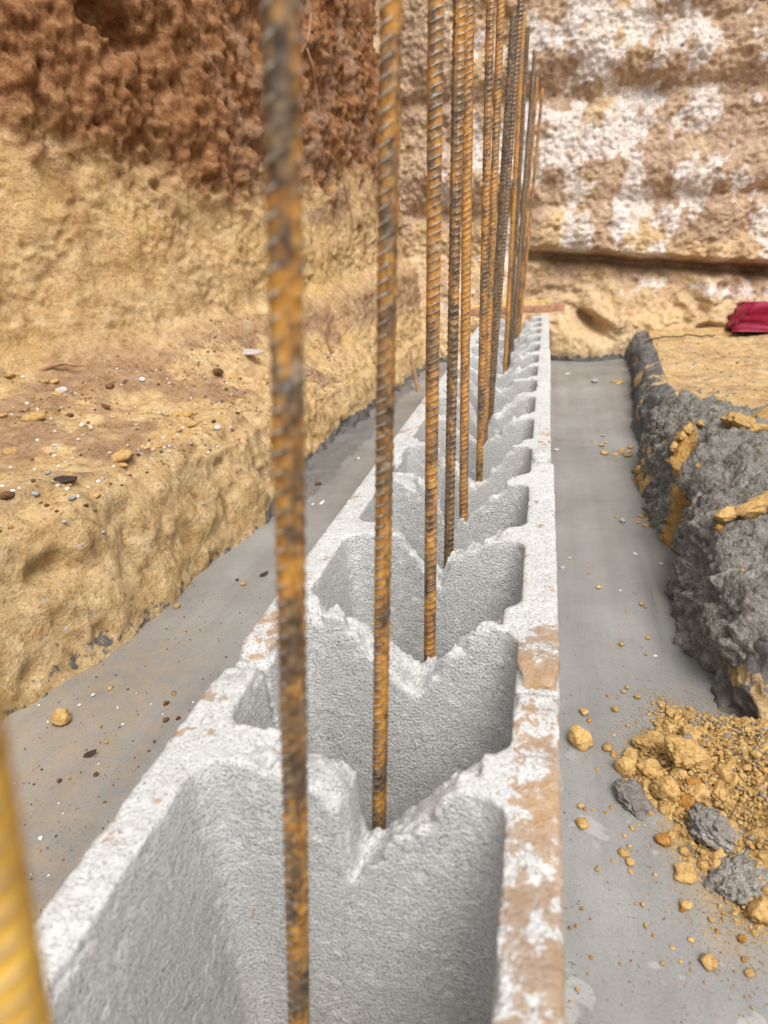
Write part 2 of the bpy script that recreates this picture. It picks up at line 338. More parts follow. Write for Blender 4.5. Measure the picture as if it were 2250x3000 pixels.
wet = ledge_w * sstep(-0.15, 0.4, fbm(Pb, 6, 4, 0.6, seed=70) + 0.35 * sstep(0.55, 0.95, Pb[:, 1]) * sstep(-0.5, -0.75, Pb[:, 0]) - 0.05) * 0.75
wet = np.maximum(wet, ledge_w * sstep(0.16, 0.22, Pb[:, 2]) * sstep(1.6, 2.1, Pb[:, 1]) * 0.7)
streak = wall_w * (1 - brown) * sstep(0.15, 0.5, pn(Pb * np.array([16, 16, 3.0]), 75)) * sstep(0.33, 0.6, Pb[:, 2]) * 0.45
grey_l = face_w * (sstep(0.035, 0.0, Pb[:, 2] - 0.005 + 0.02 * pn(Pb * 14, 78)) * (0.48 + 0.36 * sstep(0.9, 1.15, Pb[:, 1])) + 0.5 * sstep(0.1, 0.5, pn(Pb * 9, 77)) * sstep(0.85, 1.2, Pb[:, 1]))
chalk_l = wall_w * sstep(2.0, 2.35, Pb[:, 1]) * sstep(0.0, 0.5, fbm(Pb, 9, 3, seed=79)) * 0.8 * sstep(0.30, 0.5, Pb[:, 2])
wet = np.maximum(wet, wall_w * sstep(1.5, 1.85, Pb[:, 1]) * sstep(-0.2, 0.4, fbm(Pb, 8, 4, 0.6, seed=81)) * 0.85 * sstep(0.45, 0.52, Pb[:, 2] + 0.05 * pn(Pb * 12, 82)))
chalk_l = np.maximum(0.55 * chalk_l, 0.30 * brown * sstep(0.45, 0.7, fbm(Pb, 40, 3, seed=80)))
bankL = mesh_np('clay_bank', Pd, grid_faces(len(yl), ns), M_EARTH, attrs={'brown': np.maximum(brown, streak), 'wet': wet, 'grey': grey_l, 'chalk': chalk_l, 'speck': face_w * 0.9 + ledge_w * 0.6})
bankL['kind'] = 'structure'
BVL = BVHTree.FromPolygons(Pd.tolist(), grid_faces(len(yl), ns).tolist())

# ------------------------------------------------------------------ back wall of the pit
xb = samples([(-1.3, -0.6, 60), (-0.6, 1.0, 330), (1.0, 3.4, 60)]); zs = samples([(-0.06, 0.45, 130), (0.45, 1.2, 170), (1.2, TOP, 40)])
Xb, Zb = np.meshgrid(xb, zs, indexing='ij'); Pq = np.stack([Xb, 0 * Xb, Zb], -1).reshape(-1, 3)
x, z = Pq[:, 0], Pq[:, 2]
zc = 0.352 - 0.115 * (x + 0.07) + 0.008 * pn(np.stack([x * 9, 0 * x, 0 * x], -1), 3)
ext = sstep(-0.16, -0.04, x)          # crevice only right of the block row
h = z - zc
yq = np.full_like(x, 2.62)
yq -= ext * 0.075 * sstep(0.004, 0.03, h) * sstep(0.5, 0.0, h)            # overhanging lip
yq += ext * 0.06 * np.exp(-((h + 0.008) / 0.016) ** 2)                     # dark crevice
low = sstep(0.0, -0.05, h) * ext
foot_off = 0.10 + 0.10 * np.exp(-((x - 0.14) / 0.16) ** 2)
yq -= low * foot_off * sstep(0.30, 0.02, z) ** 0.8
yq -= (1 - ext) * 0.16 * sstep(0.40, 0.02, z)
rid = 0.35 * 0.05 * np.exp(-((z - 0.93 + 0.05 * x) / 0.05) ** 2) - 0.03 * np.exp(-((z - 0.83 + 0.04 * x) / 0.035) ** 2) + 0.025 * np.exp(-((z - 0.60 + 0.02 * x) / 0.07) ** 2) - 0.018 * np.exp(-((z - 0.50) / 0.03) ** 2)
yq -= rid * sstep(-0.35, -0.1, x + 0.3)
up_w = np.maximum(sstep(-0.02, 0.03, h), 1 - ext) * 1.0
dn_ = up_w * (0.032 * fbm(Pq, 4.5, 3, seed=90) + 0.009 * billow(Pq, 14, 4, seed=92, gain=0.6) + 0.0055 * fbm(Pq, 60, 4, 0.68, seed=94)) + (1 - up_w) * (0.045 * fbm(Pq, 7, 3, seed=96) + 0.018 * ridged(Pq, 13, 3, seed=98) + 0.007 * fbm(Pq, 60, 3, seed=99)) * sstep(-0.2, 0.02, -np.abs(h) + 0.0 + 0.2)
yq -= dn_
hole = np.exp(-(((x - 0.135) / 0.06) ** 2 + ((z - 0.125 + 0.5 * (x - 0.13)) / 0.035) ** 2)); yq += 0.16 * hole
Pq[:, 1] = yq
lowc = 1 - up_w
bmask = up_w * sstep(-0.25, 0.25, fbm(Pq, 4, 3, seed=110) + 0.5 * sstep(0.38, 0.55, z) - 0.1 - 0.5 * sstep(0.1, -0.05, x) * sstep(0.5, 0.35, z))
bmask = np.maximum(bmask, np.exp(-(h / 0.022) ** 2) * ext * 0.95)  # brown tone also runs along the crevice line
bmask = np.maximum(bmask, sstep(0.45, 0.62, x) * sstep(0.16, 0.19, z) * lowc * 0.9 * sstep(0.255, 0.22, z))
ck = fbm(Pq, 6.5, 4, 0.6, seed=120) + 0.45 * fbm(Pq @ np.array([[1, 0, .35], [0, 1, 0], [-.55, 0, 1]], dtype=np.float32), 22, 3, seed=125, sc=(1, 1, 0.3))
chalk = up_w * sstep(-0.05, 0.5, ck + 0.30 * sstep(0.9, 1.05, z) + 0.20 + 0.55 * np.exp(-((x - (0.15 + 0.28 * (0.95 - z))) / 0.055) ** 2) + 0.16 * np.exp(-((z - 0.72) / 0.09) ** 2) - 0.2 * np.exp(-((z - 0.85) / 0.05) ** 2) - 0.2 * np.exp(-((z - 0.50) / 0.045) ** 2)) * sstep(-0.55, -0.25, x + 0.12 * pn(Pq * 6, 8))
chalk = np.maximum(chalk, lowc * sstep(0.12, 0.32, x) * np.exp(-((z - 0.225 + 0.06 * (x - 0.3)) / 0.045) ** 2) * sstep(-0.5, 0.1, fbm(Pq, 10, 3, seed=128) + 0.1))
wetb = np.maximum(up_w * 0.35 * sstep(0.0, 0.4, fbm(Pq, 9, 3, seed=130)), lowc * 0.7 * sstep(-0.1, 0.3, fbm(Pq, 8, 3, seed=131)) * sstep(0.1, 0.3, z))
backw = mesh_np('earth_wall', Pq, grid_faces(len(xb), len(zs))[:, ::1], M_BACK, attrs={'brown': bmask * 0.8, 'wet': wetb, 'chalk': chalk, 'grey': sstep(0.05, 0.0, z) * 0.75, 'speck': lowc * 0.7})
backw['kind'] = 'structure'

# ------------------------------------------------------------------ right bank and ledge
yr = samples([(-1.4, 0.3, 50), (0.3, 1.4, 240), (1.4, 2.75, 150)])
Rf = lin([(-1.4, 0.21), (0.3, 0.20), (0.45, 0.184), (0.60, 0.152), (0.72, 0.155), (0.93, 0.165), (1.17, 0.166), (1.4, 0.18), (1.66, 0.198), (2.3, 0.255), (2.75, 0.28)])
Rze = lin([(-1.4, 0.09), (0.42, 0.02), (0.5, 0.03), (0.56, 0.055), (0.62, 0.10), (0.9, 0.12), (1.2, 0.105), (1.7, 0.095), (2.4, 0.082), (2.75, 0.082)])
def sweepR(ysamp):
    prof = []
    for y in ysamp:
        f, ze = Rf(y), Rze(y)
        e = f + 0.028
        pts = [(f - 0.004, -0.03, 0), (f, 0.0, 6), (0.5 * (f + e) - 0.004, ze * 0.6, 14), (e, ze * 0.95, 12), (e + 0.035, ze + 0.006, 10), (e + 0.3, ze + 0.004, 60), (e + 0.9, ze + 0.0, 70), (3.0, ze + 0.02, 30), (3.5, 1.3, 12), (40.0, 1.5, 4)]
        row = [(pts[0][0], pts[0][1])]
        for (x0, z0, _), (x1, z1, n) in zip(pts[:-1], pts[1:]):
            for k in range(1, n + 1): row.append((x0 + (x1 - x0) * k / n, z0 + (z1 - z0) * k / n))
        prof.append(row)
    G = np.array(prof); return np.concatenate([G[:, :, :1], np.broadcast_to(ysamp[:, None, None], G[:, :, :1].shape), G[:, :, 1:]], -1)
def split_line(xm, yy):
    A0, B0 = np.array([0.150, 0.850]), np.array([0.232, 1.060]); ab = B0 - A0; L2 = ab @ ab
    tp = np.clip(((xm - A0[0]) * ab[0] + (yy - A0[1]) * ab[1]) / L2, -0.25, 1.0); wob = 0.010 * pn(np.stack([tp * 7, 0 * tp, 0 * tp], -1), 4)
    dist = ((xm - A0[0] - tp * ab[0]) * ab[1] - (yy - A0[1] - tp * ab[1]) * ab[0]) / math.sqrt(L2) + wob
    endf = np.hypot(xm - A0[0] - tp * ab[0], yy - A0[1] - tp * ab[1])
    crack = np.exp(-(dist / 0.010) ** 4) * (endf < 0.035) * np.sin(np.clip((tp + 0.25) / 1.25, 0, 1) * math.pi) ** 0.5
    return dist, tp, endf, crack
GR = sweepR(yr); GR = smooth1(GR, 4, 1); nr = GR.shape[1]; NR = grid_normals(GR)
if NR[100, 60, 2] < 0: NR = -NR
Pr = GR.reshape(-1, 3); Nr = NR.reshape(-1, 3); ir = np.tile(np.arange(nr), len(yr))
segr = np.cumsum([0, 6, 14, 12, 10, 60, 70, 30, 12, 4]); fr = (ir < segr[4]).astype(float)
dr = sstep(0.7, 0.6, Pr[:, 1]) * (Pr[:, 0] < 0.6) * (0.006 * billow(Pr, 40, 3, seed=141) + 0.008 * fbm(Pr, 14, 2, seed=142)) + fr * (0.012 * fbm(Pr, 11, 4, seed=140) + 0.003 * fbm(Pr, 90, 3, seed=143)) + (1 - fr) * (0.012 * fbm(Pr, 6, 3, seed=145) + 0.004 * fbm(Pr, 40, 3, seed=147) + 0.0015 * fbm(Pr, 140, 2, seed=149))
_, _, _, ckR = split_line(Pr[:, 0], Pr[:, 1]); dr -= 0.09 * ckR
dr *= np.clip(ir / 5.0, 0, 1)
PR = Pr + Nr * dr[:, None]
greyR = fr * sstep(1.2, 1.45, Pr[:, 1]) * (0.35 + 0.75 * sstep(-0.3, 0.3, fbm(Pr, 7, 3, seed=150) + 0.25)) + 0.45 * fr * sstep(0.05, 0.0, Pr[:, 2])
greyR += sstep(0.66, 0.60, Pr[:, 1]) * (0.30 + 0.3 * pn(Pr * 16, 155) + 0.5 * sstep(0.03, 0.06, Pr[:, 2])) * (Pr[:, 0] < 0.5)
greyR += (1 - fr) * sstep(0.55, 0.25, Pr[:, 0] - 0.05) * 0.5 * sstep(0.05, 0.45, fbm(Pr, 9, 3, seed=151)) * sstep(1.9, 1.4, Pr[:, 1])
chR = (1 - fr) * 0.5 * sstep(0.1, 0.5, fbm(Pr, 7, 3, seed=152)) * sstep(1.2, 1.6, Pr[:, 1])
ledR = mesh_np('clay_ledge', PR, grid_faces(len(yr), nr), M_EARTH, attrs={'brown': 0 * ir, 'wet': (1 - fr) * 0.3 * sstep(0.1, 0.5, fbm(Pr, 8, 3, seed=153)), 'grey': greyR, 'chalk': chR, 'speck': 0.7 + 0 * ir})
ledR['kind'] = 'structure'

# wet concrete slumped over the right edge
ym = samples([(0.40, 1.50, 330)])
GM = sweepR(ym)[:, :]; GM = smooth1(GM, 4, 1)
ksel = slice(3, segr[5] + 20); GM = GM[:, ksel]
# resample the profile more finely along its length
arc = np.concatenate([np.zeros((len(ym), 1)), np.cumsum(np.linalg.norm(np.diff(GM, axis=1), axis=-1), 1)], 1)
nk = 150; t = np.linspace(0, 1, nk) * 0.46
GF = np.stack([np.stack([np.interp(t, arc[i], GM[i, :, c]) for c in range(3)], -1) for i in range(len(ym))])
NM = grid_normals(GF)
if NM[100, 80, 2] < 0: NM = -NM
Pm = GF.reshape(-1, 3); Nm = NM.reshape(-1, 3); tt = np.tile(t, len(ym)); yv = Pm[:, 1]
lumps = fbm(Pm, 9, 3, seed=160)
far_end = np.interp(tt, [0.0, 0.1, 0.2, 0.35, 0.46], [1.40, 1.36, 1.22, 1.19, 1.12])
near_end = np.interp(tt, [0.0, 0.03, 0.10, 0.16, 0.3, 0.46], [0.60, 0.58, 0.53, 0.505, 0.48, 0.46])
edge = np.minimum(np.minimum(far_end - yv, yv - near_end), (0.44 - tt) * 2.0) + 0.035 * fbm(Pm, 16, 3, seed=166)
cover = sstep(-0.01, 0.05, edge)
T = cover * (0.012 + 0.022 * sstep(0.07, 0.2, tt) + 0.014 * lumps) - 0.016 * (1 - cover)
rough = 0.008 * billow(Pm, 20, 3, seed=170, gain=0.6) + 0.006 * billow(Pm, 62, 3, seed=172, gain=0.65) + 0.002 * fbm(Pm, 190, 2, seed=174)
T += cover * rough
# the long split across the slump, clay showing in it
xm, yy = Pm[:, 0], Pm[:, 1]
dist, tp, endf, crack = split_line(xm, yy)
T -= 0.085 * crack * cover
clayspot = np.exp(-((dist + 0.015) / 0.008) ** 2) * (endf < 0.035) * sstep(1.0, 0.85, tp) * 1.0
clayspot = np.maximum(clayspot, 0.7 * sstep(0.68, 0.74, yv) * sstep(0.12, 0.02, tt) * sstep(0.05, 0.4, pn(Pm * np.array([8, 8, 8.]), 61)))
PMd = Pm + Nm * T[:, None]
msp = MB('slumped_concrete', 0.9, 0.25)
nn = msp.noise(55, 5, 0.65); nf = msp.noise(330, 3, 0.65); nl = msp.noise(8, 3)
colm = msp.ramp(nn, [(0.28, (0.105, 0.095, 0.08)), (0.5, (0.21, 0.193, 0.166)), (0.72, (0.31, 0.288, 0.255))])
colm = msp.mix(0.9, colm, msp.ramp(nf, [(0.3, 0.5), (0.5, 1.0), (0.7, 1.25)]), 'MULTIPLY')
cl_ = msp.ramp(msp.math('ADD', msp.attr('clay'), msp.math('SUBTRACT', msp.noise(45, 5, 0.7), 1.0)), [(0.0, 0.0), (0.08, 1.0)])
colm = msp.mix(cl_, colm, msp.ramp(nn, [(0.3, (0.33, 0.17, 0.045)), (0.7, (0.52, 0.32, 0.11))]))
msp.color(colm)
msp.bump(msp.math('ADD', msp.math('ADD', msp.noise(130, 5, 0.7), msp.math('MULTIPLY', nf, 0.5)), msp.math('MULTIPLY', msp.vor(160), -0.7)), 0.9, 0.006)
spill = mesh_np('concrete_spill', PMd, grid_faces(len(ym), nk), msp.m, attrs={'clay': clayspot + 0.28 * sstep(0.2, 0.5, lumps)})
tag(spill, 'mass of wet grey concrete slumped lumpily over the right trench edge', 'concrete')
BVR = BVHTree.FromPolygons(np.concatenate([PR, PMd]).tolist(), np.concatenate([grid_faces(len(yr), nr), grid_faces(len(ym), nk) + len(PR)]).tolist())

# ------------------------------------------------------------------ concrete blocks (signed field -> surface net)
def surface_net(F, org, h):
    S = F < 0; nx, ny, nz = F.shape
    c = np.zeros((nx - 1, ny - 1, nz - 1), dtype=np.int8)
    for a in (0, 1):
        for b in (0, 1):
            for d in (0, 1): c += S[a:nx - 1 + a, b:ny - 1 + b, d:nz - 1 + d]
    act = (c > 0) & (c < 8); I = np.argwhere(act); ix = -np.ones(act.shape, dtype=np.int32); ix[act] = np.arange(len(I))
    acc = np.zeros((len(I), 3)); cnt = np.zeros(len(I))
    for ax in range(3):
        for a in (0, 1):
            for b in (0, 1):
                o0 = np.zeros(3, int); oth = [k for k in range(3) if k != ax]; o0[oth[0]] = a; o0[oth[1]] = b
                o1 = o0.copy(); o1[ax] = 1
                f0 = F[tuple((I + o0).T)]; f1 = F[tuple((I + o1).T)]; mk = (f0 < 0) != (f1 < 0)
                tq = np.where(mk, f0 / np.where(mk, f0 - f1, 1), 0)
                p = np.tile(o0.astype(float), (len(I), 1)); p[:, ax] += tq
                acc[mk] += p[mk]; cnt[mk] += 1
    V = (I + acc / cnt[:, None]) * h + org
    quads = []
    for ax in range(3):
        sl0 = [slice(None)] * 3; sl1 = [slice(None)] * 3; sl0[ax] = slice(0, -1); sl1[ax] = slice(1, None)
        E = np.argwhere(S[tuple(sl0)] != S[tuple(sl1)]); u, v = (ax + 1) % 3, (ax + 2) % 3
        E = E[(E[:, u] > 0) & (E[:, v] > 0) & (E[:, u] < F.shape[u] - 1) & (E[:, v] < F.shape[v] - 1)]
        def cell(du, dv):
            q = E.copy(); q[:, u] -= du; q[:, v] -= dv; return ix[tuple(q.T)]
        q = np.stack([cell(1, 1), cell(0, 1), cell(0, 0), cell(1, 0)], 1)
        flip = ~S[tuple(E.T)]; q[flip] = q[flip][:, ::-1]; quads.append(q)
    return V, np.concatenate(quads)

XC = -0.095; BW = 0.19; BH = 0.19; ML = 0.395; Y0 = 0.328 - ML
notches = {   # measured break profiles: x from the right face, height
    1: [(-0.19, .20), (-0.160, .195), (-0.139, .192), (-0.125, .184), (-0.110, .180), (-0.0985, .167), (-0.0965, .130), (-0.094, .126), (-0.085, .138), (-0.072, .157), (-0.049, .179), (-0.037, .191), (-0.028, .20), (0, .2)],
    2: [(-0.19, .20), (-0.158, .193), (-0.144, .186), (-0.127, .180), (-0.117, .166), (-0.105, .154), (-0.097, .146), (-0.089, .139), (-0.080, .148), (-0.069, .157), (-0.061, .173), (-0.041, .187), (-0.025, .2), (0, .2)],
    3: [(-0.19, .20), (-0.150, .195), (-0.128, .189), (-0.121, .179), (-0.115, .168), (-0.103, .163), (-0.095, .147), (-0.089, .149), (-0.083, .166), (-0.068, .170), (-0.058, .176), (-0.041, .184), (-0.025, .2), (0, .2)],
    4: [(-0.19, .20), (-0.150, .193), (-0.140, .186), (-0.125, .182), (-0.110, .150), (-0.105, .137), (-0.095, .133), (-0.090, .143), (-0.070, .163), (-0.060, .176), (-0.034, .189), (-0.025, .2), (0, .2)]}
wr = random.Random(5)
def notch_profile(k):
    if k in notches: return notches[k]
    a = wr.uniform(0.132, 0.148); cx = -0.095 + wr.uniform(-0.006, 0.006); s = wr.uniform(0.02, 0.035)
    return [(-0.19, .2), (-0.160, .195), (-0.142, .184 + wr.uniform(-.006, .004)), (cx - s, .165 + wr.uniform(-.008, .01)), (cx - 0.008, a + wr.uniform(0, .012)), (cx, a), (cx + 0.010, a + wr.uniform(0, .02)), (cx + s, .166 + wr.uniform(-.008, .008)), (-0.045, .186), (-0.026, .2), (0, .2)]
block_labels = ['nearest grey hollow concrete block, right rim smeared brown, cut off by the photo bottom',
    'second grey hollow concrete block from the camera, orange clay stains at its near end joint',
    'third grey hollow concrete block from the camera, beyond the second joint in the row',
    'fourth grey hollow concrete block from the camera, midway along the row',
    'second farthest grey hollow concrete block in the row',
    'short farthest grey hollow concrete block, cut end beside the brown timber board']
def make_block(i):
    y0 = Y0 + i * ML; L = ML - 0.0035
    if i == 5: L = 0.265
    hh = 0.002 if i < 2 else (0.0028 if i < 4 else 0.004)
    pad = 3 * hh
    gx = np.arange(-BW - pad, pad + hh, hh); gy = np.arange(y0 - pad, y0 + L + pad + hh, hh); gz = np.arange(-0.004 - pad, BH + pad + hh, hh)
    x, y, z = np.meshgrid(gx, gy, gz, indexing='ij', sparse=True)
    cy = y0 + L / 2
    # slightly crooked laying
    jx = [0.0, 0.0012, -0.001, 0.0008, -0.0006, 0.0][i]; jz = [0.0, 0.0015, 0.0, -0.001, 0.001, 0.0][i]
    qx = np.abs(x - XC - jx) - BW / 2 + 0.002; qy = np.abs(y - cy) - L / 2 + 0.002; qz = np.abs(z - BH / 2 - jz + 0.002) - BH / 2 - 0.002 + 0.002
    box = np.sqrt(np.maximum(qx, 0) ** 2 + np.maximum(qy, 0) ** 2 + np.maximum(qz, 0) ** 2) + np.minimum(np.maximum(np.maximum(qx, qy), qz), 0) - 0.002
    sh = 0.0225 + 0.006 * (1 - z / BH)          # shells thicken downwards
    r = 0.014
    d = box
    wt = 0.026; cs = [ML / 6 - 0.0035, ML / 2 - 0.0035, 5 * ML / 6 - 0.0035]
    edges = [-0.2] + [q for c_ in cs for q in (c_ - wt / 2, c_ + wt / 2)] + [ML + 0.2]
    for k in range(4):
        a, b = y0 + edges[2 * k], y0 + edges[2 * k + 1]
        hx = BW / 2 - sh; ax_ = np.abs(x - XC) - hx + r; ay_ = np.abs(y - (a + b) / 2) - (b - a) / 2 + r + 0.003 * (1 - z / BH)
        cell = np.sqrt(np.maximum(ax_, 0) ** 2 + np.maximum(ay_, 0) ** 2) + np.minimum(np.maximum(ax_, ay_), 0) - r
        d = np.maximum(d, -cell)
    if i == 0:      # the web nearest the camera is knocked out deep
        a, b = y0 + edges[2], y0 + edges[5]
        ay_ = np.abs(y - (a + b) / 2) - (b - a) / 2 + r + 0.003 * (1 - z / BH)
        cell = np.sqrt(np.maximum(ax_, 0) ** 2 + np.maximum(ay_, 0) ** 2) + np.minimum(np.maximum(ax_, ay_), 0) - r
        d = np.maximum(d, -np.maximum(cell, 0.08 - z))
    for k in range(3):
        gi = 3 * i + k - 1          # web 1 is the first one fully in view
        pr = np.array(notch_profile(gi) if gi > 0 else [(-0.19, .2), (0, .2)]); cyk = y0 + cs[k]
        yr_ = gy[(gy > cyk - 0.05) & (gy < cyk + 0.05)]
        if len(yr_) == 0: continue
        j0 = np.searchsorted(gy, yr_[0]); j1 = j0 + len(yr_)
        x2, y2 = np.meshgrid(gx, yr_, indexing='ij'); pp = np.stack([x2.ravel(), y2.ravel(), np.full(x2.size, gi * 0.37)], -1)
        back = np.clip((y2 - cyk) / 0.013, -1, 1)
        zc_ = np.interp(x2.ravel() + 0.0035 * pn(pp * 70, 11), pr[:, 0], pr[:, 1]).reshape(x2.shape)
        zc_ += (0.0035 * billow(pp, 60, 3, seed=200 + gi, gain=0.6) + 0.0024 * fbm(pp, 170, 2, 0.6, seed=205 + gi)).reshape(x2.shape) + (0.0095 * (sstep(0.05, 0.10, pn(pp * 42, 210 + gi)) - 0.4)).reshape(x2.shape) - 0.003 * back
        zc_ = np.where(np.interp(x2.ravel(), pr[:, 0], pr[:, 1]).reshape(x2.shape) > 0.1935, 0.215, zc_)
        d[:, j0:j1] = np.maximum(d[:, j0:j1], (z - zc_[:, :, None]) * 0.75)
    near = np.abs(d) < 0.006
    I = np.argwhere(near); PP = np.stack([gx[I[:, 0]], gy[I[:, 1]], gz[I[:, 2]]], -1)
    nz = 0.0006 * fbm(PP, 230, 2, 0.6, seed=230) + 0.0004 * pn(PP * 60, 233)
    rim = (PP[:, 2] > 0.182); nz = nz + rim * (0.0010 * np.maximum(pn(PP * 150, 236), 0) + 0.003 * np.maximum(pn(PP * 42, 238) - 0.3, 0))
    # corners chipped away at the joints
    ends = np.minimum(np.abs(PP[:, 1] - y0), np.abs(PP[:, 1] - y0 - L)); nz = nz + sstep(0.022, 0.0, ends) * rim * (0.004 + 0.009 * np.maximum(pn(PP * 55, 241), -0.2))
    d[near] += nz
    V, Q = surface_net(d, np.array([gx[0], gy[0], gz[0]]), hh)
    rim_v = sstep(0.181, 0.187, V[:, 2])
    rs = rim_v * sstep(-0.035, -0.015, V[:, 0]) * np.interp(V[:, 1], [0.0, 0.14, 0.20, 0.24, 0.262, 0.29, 0.305, 0.318, 0.328, 0.343, 0.36, 0.375, 0.39, 0.72, 0.75, 0.86, 0.9], [0.55, 0.66, 0.62, 0.66, 0.58, 0.48, 0.40, 0.42, 0.9, 0.95, 0.55, 0.78, 0.2, 0.25, 0.45, 0.28, 0.2])
    lsn = rim_v * sstep(-0.155, -0.165, V[:, 0]) * np.interp(V[:, 1], [0.1, 0.18, 0.26, 0.30, 0.325, 0.345, 0.37, 0.40, 0.44, 0.9, 2.3], [0.0, 0.15, 0.3, 0.34, 0.30, 0.62, 0.60, 0.36, 0.2, 0.34, 0.2])
    edge_d = 0.30 * sstep(0.16, 0.19, V[:, 2]) * sstep(-0.186, -0.1895, V[:, 0])
    dirt = np.maximum(np.maximum(rs, lsn), edge_d)
    root = empty('concrete_block', (XC, cy, 0))
    tag(root, block_labels[i], 'concrete block', 'concrete blocks laid in a row on the footing')
    ctr = V[Q].mean(1); kind = np.where(ctr[:, 0] > -0.034, 0, np.where(ctr[:, 0] < -0.156, 1, 2 + np.argmin(np.abs(ctr[:, 1:2] - (y0 + np.array(cs))[None]), 1)))
    for kd in range(5):
        f = Q[kind == kd]
        if not len(f): continue
        u, inv = np.unique(f, return_inverse=True)
        mesh_np('face_shell' if kd < 2 else 'web', V[u] - np.array([XC, cy, 0]), inv.reshape(-1, 4), M_BLOCK, root, attrs={'dirt': dirt[u]})
# the block material reads world-like coordinates from each part, offset per part is invisible because textures are isotropic noise
for i in range(6): make_block(i)

# ------------------------------------------------------------------ reinforcing bars
def rebar_mesh(length, seed, closed_top=True):
    r0 = 0.00375; nth = 36; dz = 0.00075; nz_ = int(length / dz) + 1
    th = np.linspace(0, 2 * np.pi, nth, endpoint=False); zz = np.linspace(0, length, nz_)
    TH, ZZ = np.meshgrid(th, zz, indexing='ij')
    pitch = 0.0052
    rr = np.full(TH.shape, r0); ribm = np.zeros(TH.shape)
    for half in (0, 1):
        a = (TH - half * np.pi) % (2 * np.pi); inside = a < np.pi
        slope = 0.0062
        ph = ((ZZ - slope * (a / np.pi) + half * pitch * 0.5) / pitch) % 1.0
        dd_ = np.abs(ph - 0.5) * pitch
        amp = np.clip(np.sin(np.clip(a, 0, np.pi)) * 1.5, 0, 1)
        prof_ = sstep(0.0012, 0.0003, dd_) * amp * inside
        rr += 0.00042 * prof_; ribm = np.maximum(ribm, prof_)
    for a0 in (0.0, np.pi):
        da = np.abs((TH - a0 + np.pi) % (2 * np.pi) - np.pi); pr_ = sstep(0.22, 0.10, da); rr += 0.0004 * pr_ * (1 - 0.6 * ribm); ribm = np.maximum(ribm, 0.55 * pr_)
    V = np.stack([rr * np.cos(TH), rr * np.sin(TH), ZZ], -1)
    P_ = V.reshape(-1, 3); P_[:, :2] *= (1 + 0.015 * pn(P_ * 300, seed))[:, None]
    a = np.arange(nth * nz_).reshape(nth, nz_); b = np.roll(a, -1, axis=0)
    F = np.stack([a[:, :-1], b[:, :-1], b[:, 1:], a[:, 1:]], -1).reshape(-1, 4)
    # end caps as quads folded to the centre
    n0 = len(P_); P_ = np.concatenate([P_, [[0, 0, 0], [0, 0, length]]]); rb = np.concatenate([ribm.ravel(), [0, 0]])
    i0 = a[:, 0]; i1 = a[:, -1]; half_ = np.arange(0, nth, 2)
    cap0 = np.stack([np.full(len(half_), n0), i0[(half_ + 2) % nth], i0[half_ + 1], i0[half_]], -1); cap1 = np.stack([np.full(len(half_), n0 + 1), i1[half_], i1[half_ + 1], i1[(half_ + 2) % nth]], -1)
    F = np.concatenate([F, cap0, cap1])
    o = mesh_np('rebar', P_, F, M_RUST, attrs={'rib': rb}); me = o.data; bpy.data.objects.remove(o); return me
RB_LONG = rebar_mesh(0.95, 301)
bars = [  # x at z=0.01, y, dx/dz, top (None = out of frame), rust, spin, label
    (-0.1307, 0.065, 0.170, None, 1.05, 0.4, 'out of focus orange rusted rebar at the lower left, nearest of all the bars'),
    (-0.1083, 0.169, 0.0980, None, 0.68, 2.2, 'large blurred rusty rebar left of centre, standing in the nearest full block cell'),
    (-0.1020, 0.291, 0.0721, None, 0.68, 2.5, 'rusty rebar rising behind the nearest broken web, between two wide gaps'),
    (-0.0979, 0.466, 0.0389, None, 0.78, 0.5, 'sharply focused rebar with wide orange bands, just left of the touching pair'),
    (-0.0991, 0.585, 0.0377, None, 0.60, 1.1, 'rebar with a dark shiny ribbed side, left bar of the touching pair'),
    (-0.0973, 0.713, 0.0213, None, 0.95, 0.2, 'orange rusted rebar pressed against the right of a shinier dark bar'),
    (-0.0946, 0.875, 0.0247, None, 0.75, 0.9, 'brown rebar at the front of the far cluster, its foot inside the third block'),
    (-0.1002, 1.00, 0.0363, None, 0.92, 0.1, 'yellowish rusted rebar half hidden behind the front bar of the far cluster'),
    (-0.1070, 1.09, 0.0622, 0.681, 0.02, 1.7, 'dark grey unrusted rebar leaning right, its cut top just inside the photo'),
    (-0.1049, 1.135, 0.0669, None, 0.38, 0.8, 'thin brown rebar in the far cluster that runs past the top of the photo'),
    (-0.0989, 1.49, 0.0416, 0.784, 0.98, 1.3, 'bright orange rebar in the far cluster with its cut top beside a taller bar'),
    (-0.0985, 1.65, 0.0433, 0.80, 0.40, 2.0, 'grey brown rebar tucked behind the bright orange far bar'),
    (-0.0996, 1.80, 0.0602, 0.789, 0.00, 0.6, 'blackish rebar near the far end, second shortest step from the right'),
    (-0.0975, 2.00, 0.0616, 0.775, 0.75, 1.9, 'thin orange brown rebar between the blackish bar and the rightmost bar'),
    (-0.0947, 2.07, 0.0772, 0.761, 0.92, 2.7, 'rightmost and farthest orange rebar with a low cut top')]
